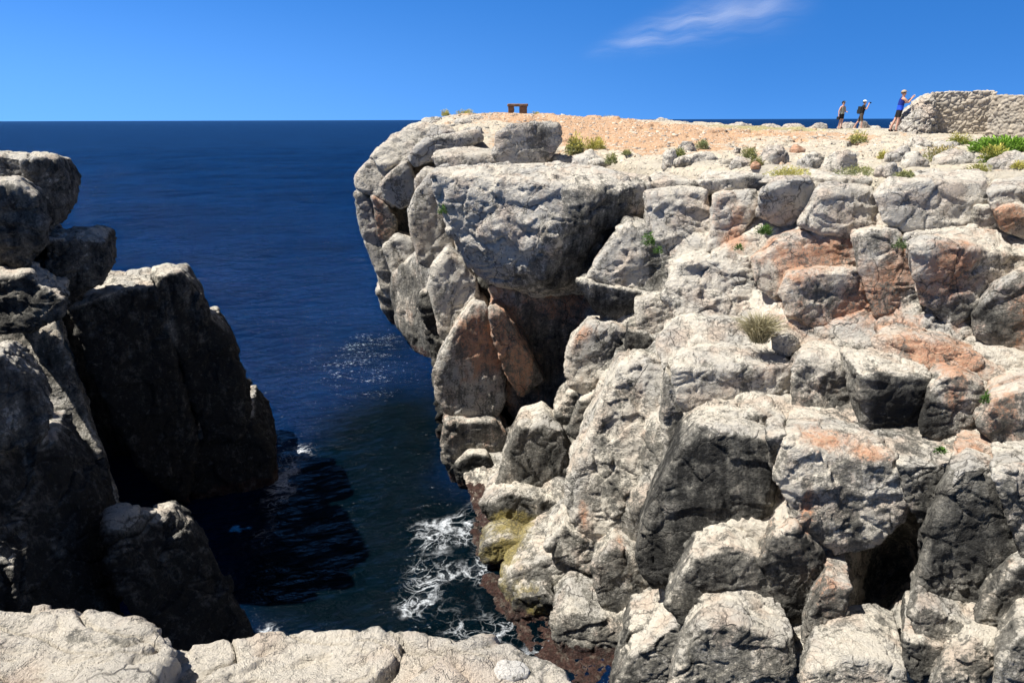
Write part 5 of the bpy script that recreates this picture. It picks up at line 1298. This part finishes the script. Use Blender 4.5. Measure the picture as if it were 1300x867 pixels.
# thin cirrus, a real sheet four kilometres up
def cirrus():
    cs = [pxz(u, v, 1.0) for u, v in ()]
    z = 4000.0
    def hi(u, v):
        r = ray(u, v); return r * (z / r[2])
    P = []; F = []; nU, nV = 90, 50
    for i in range(nU + 1):
        for j in range(nV + 1):
            u = 640 + 560 * i / nU; v = -110 + 200 * j / nV
            p = hi(u, v); P.append(p + np.array([0, 0, 60 * math.sin(i * .7) + 50 * math.cos(j * .9)]))
    for i in range(nU):
        for j in range(nV):
            k = i * (nV + 1) + j; F.append((k, k + 1, k + nV + 2, k + nV + 1))
    P = np.array(P)
    me = mesh_np('cloud', P, F)
    # density of the wisp at each point: a feathered streak along a line on the ground plan
    a, b = hi(740, 73)[:2], hi(975, -4)[:2]; ab = b - a; L = np.linalg.norm(ab); ab /= L; nb = np.array([-ab[1], ab[0]])
    rel = P[:, :2] - a; t = rel @ ab / L; w = rel @ nb
    width = (900 + 4200 * np.clip(t, 0, 1))
    e = hi(868, 25)[:2] - a; off = (e @ nb)
    uu, vv = project(P)
    A_ = np.array([728., 75.]); B_ = np.array([985., -6.]); q = (B_ - A_) / np.linalg.norm(B_ - A_)
    t = ((uu - A_[0]) * q[0] + (vv - A_[1]) * q[1]) / np.linalg.norm(B_ - A_); w = -(uu - A_[0]) * q[1] + (vv - A_[1]) * q[0]
    dens = sst(0, .45, t) * (1 - sst(.85, 1.25, t)) * np.exp(-(w / (6 + 24 * np.clip(t, 0, 1.2))) ** 2)
    set_attr(me, 'tint', np.stack([dens] * 3 + [np.ones(len(P))], 1))
    m, nt_ = new_mat('cirrus'); M = NT(nt_)
    pos = M.n('ShaderNodeNewGeometry').outputs['Position']
    ang = math.atan2(ab[1], ab[0])
    mp = M.n('ShaderNodeMapping', vector_type='POINT', ins={'Vector': pos, 'Rotation': (0, 0, -ang)}).outputs[0]
    st = M.noise(M.scalev(mp, (.00016, .0006, 0)), 1.0, 8, .6, .15); bl = M.noise(M.scalev(mp, (.00022, .0003, 0)), 1.0, 4, .5)
    at = M.n('ShaderNodeSeparateColor', ins={0: M.n('ShaderNodeAttribute', attribute_name='tint').outputs['Color']}).outputs[0]
    al = M.math('MULTIPLY', at, M.math('MULTIPLY', M.step(st, .05, .8), M.step(bl, .15, .65)))
    al = M.math('MULTIPLY', al, .31, True)
    tr = M.n('ShaderNodeBsdfTranslucent', ins={'Color': (.95, .95, .95, 1)}); df = M.n('ShaderNodeBsdfDiffuse', ins={'Color': (.95, .95, .95, 1)})
    ad = M.n('ShaderNodeMixShader', ins={0: .5, 1: tr.outputs[0], 2: df.outputs[0]}); tp = M.n('ShaderNodeBsdfTransparent')
    mx = M.n('ShaderNodeMixShader', ins={0: al, 1: tp.outputs[0], 2: ad.outputs[0]})
    o_ = M.n('ShaderNodeOutputMaterial'); nt_.links.new(mx.outputs[0], o_.inputs[0])
    me.materials.append(m)
    link('cloud', me, kind='stuff', label='thin white wisp of high cloud in the blue sky')
cirrus()
vs = SC.view_settings; vs.view_transform = 'Standard'; vs.look = 'None'; vs.gamma = 1.0; vs.use_curve_mapping = False; vs.exposure = 0.8
SC.render.engine = 'CYCLES'
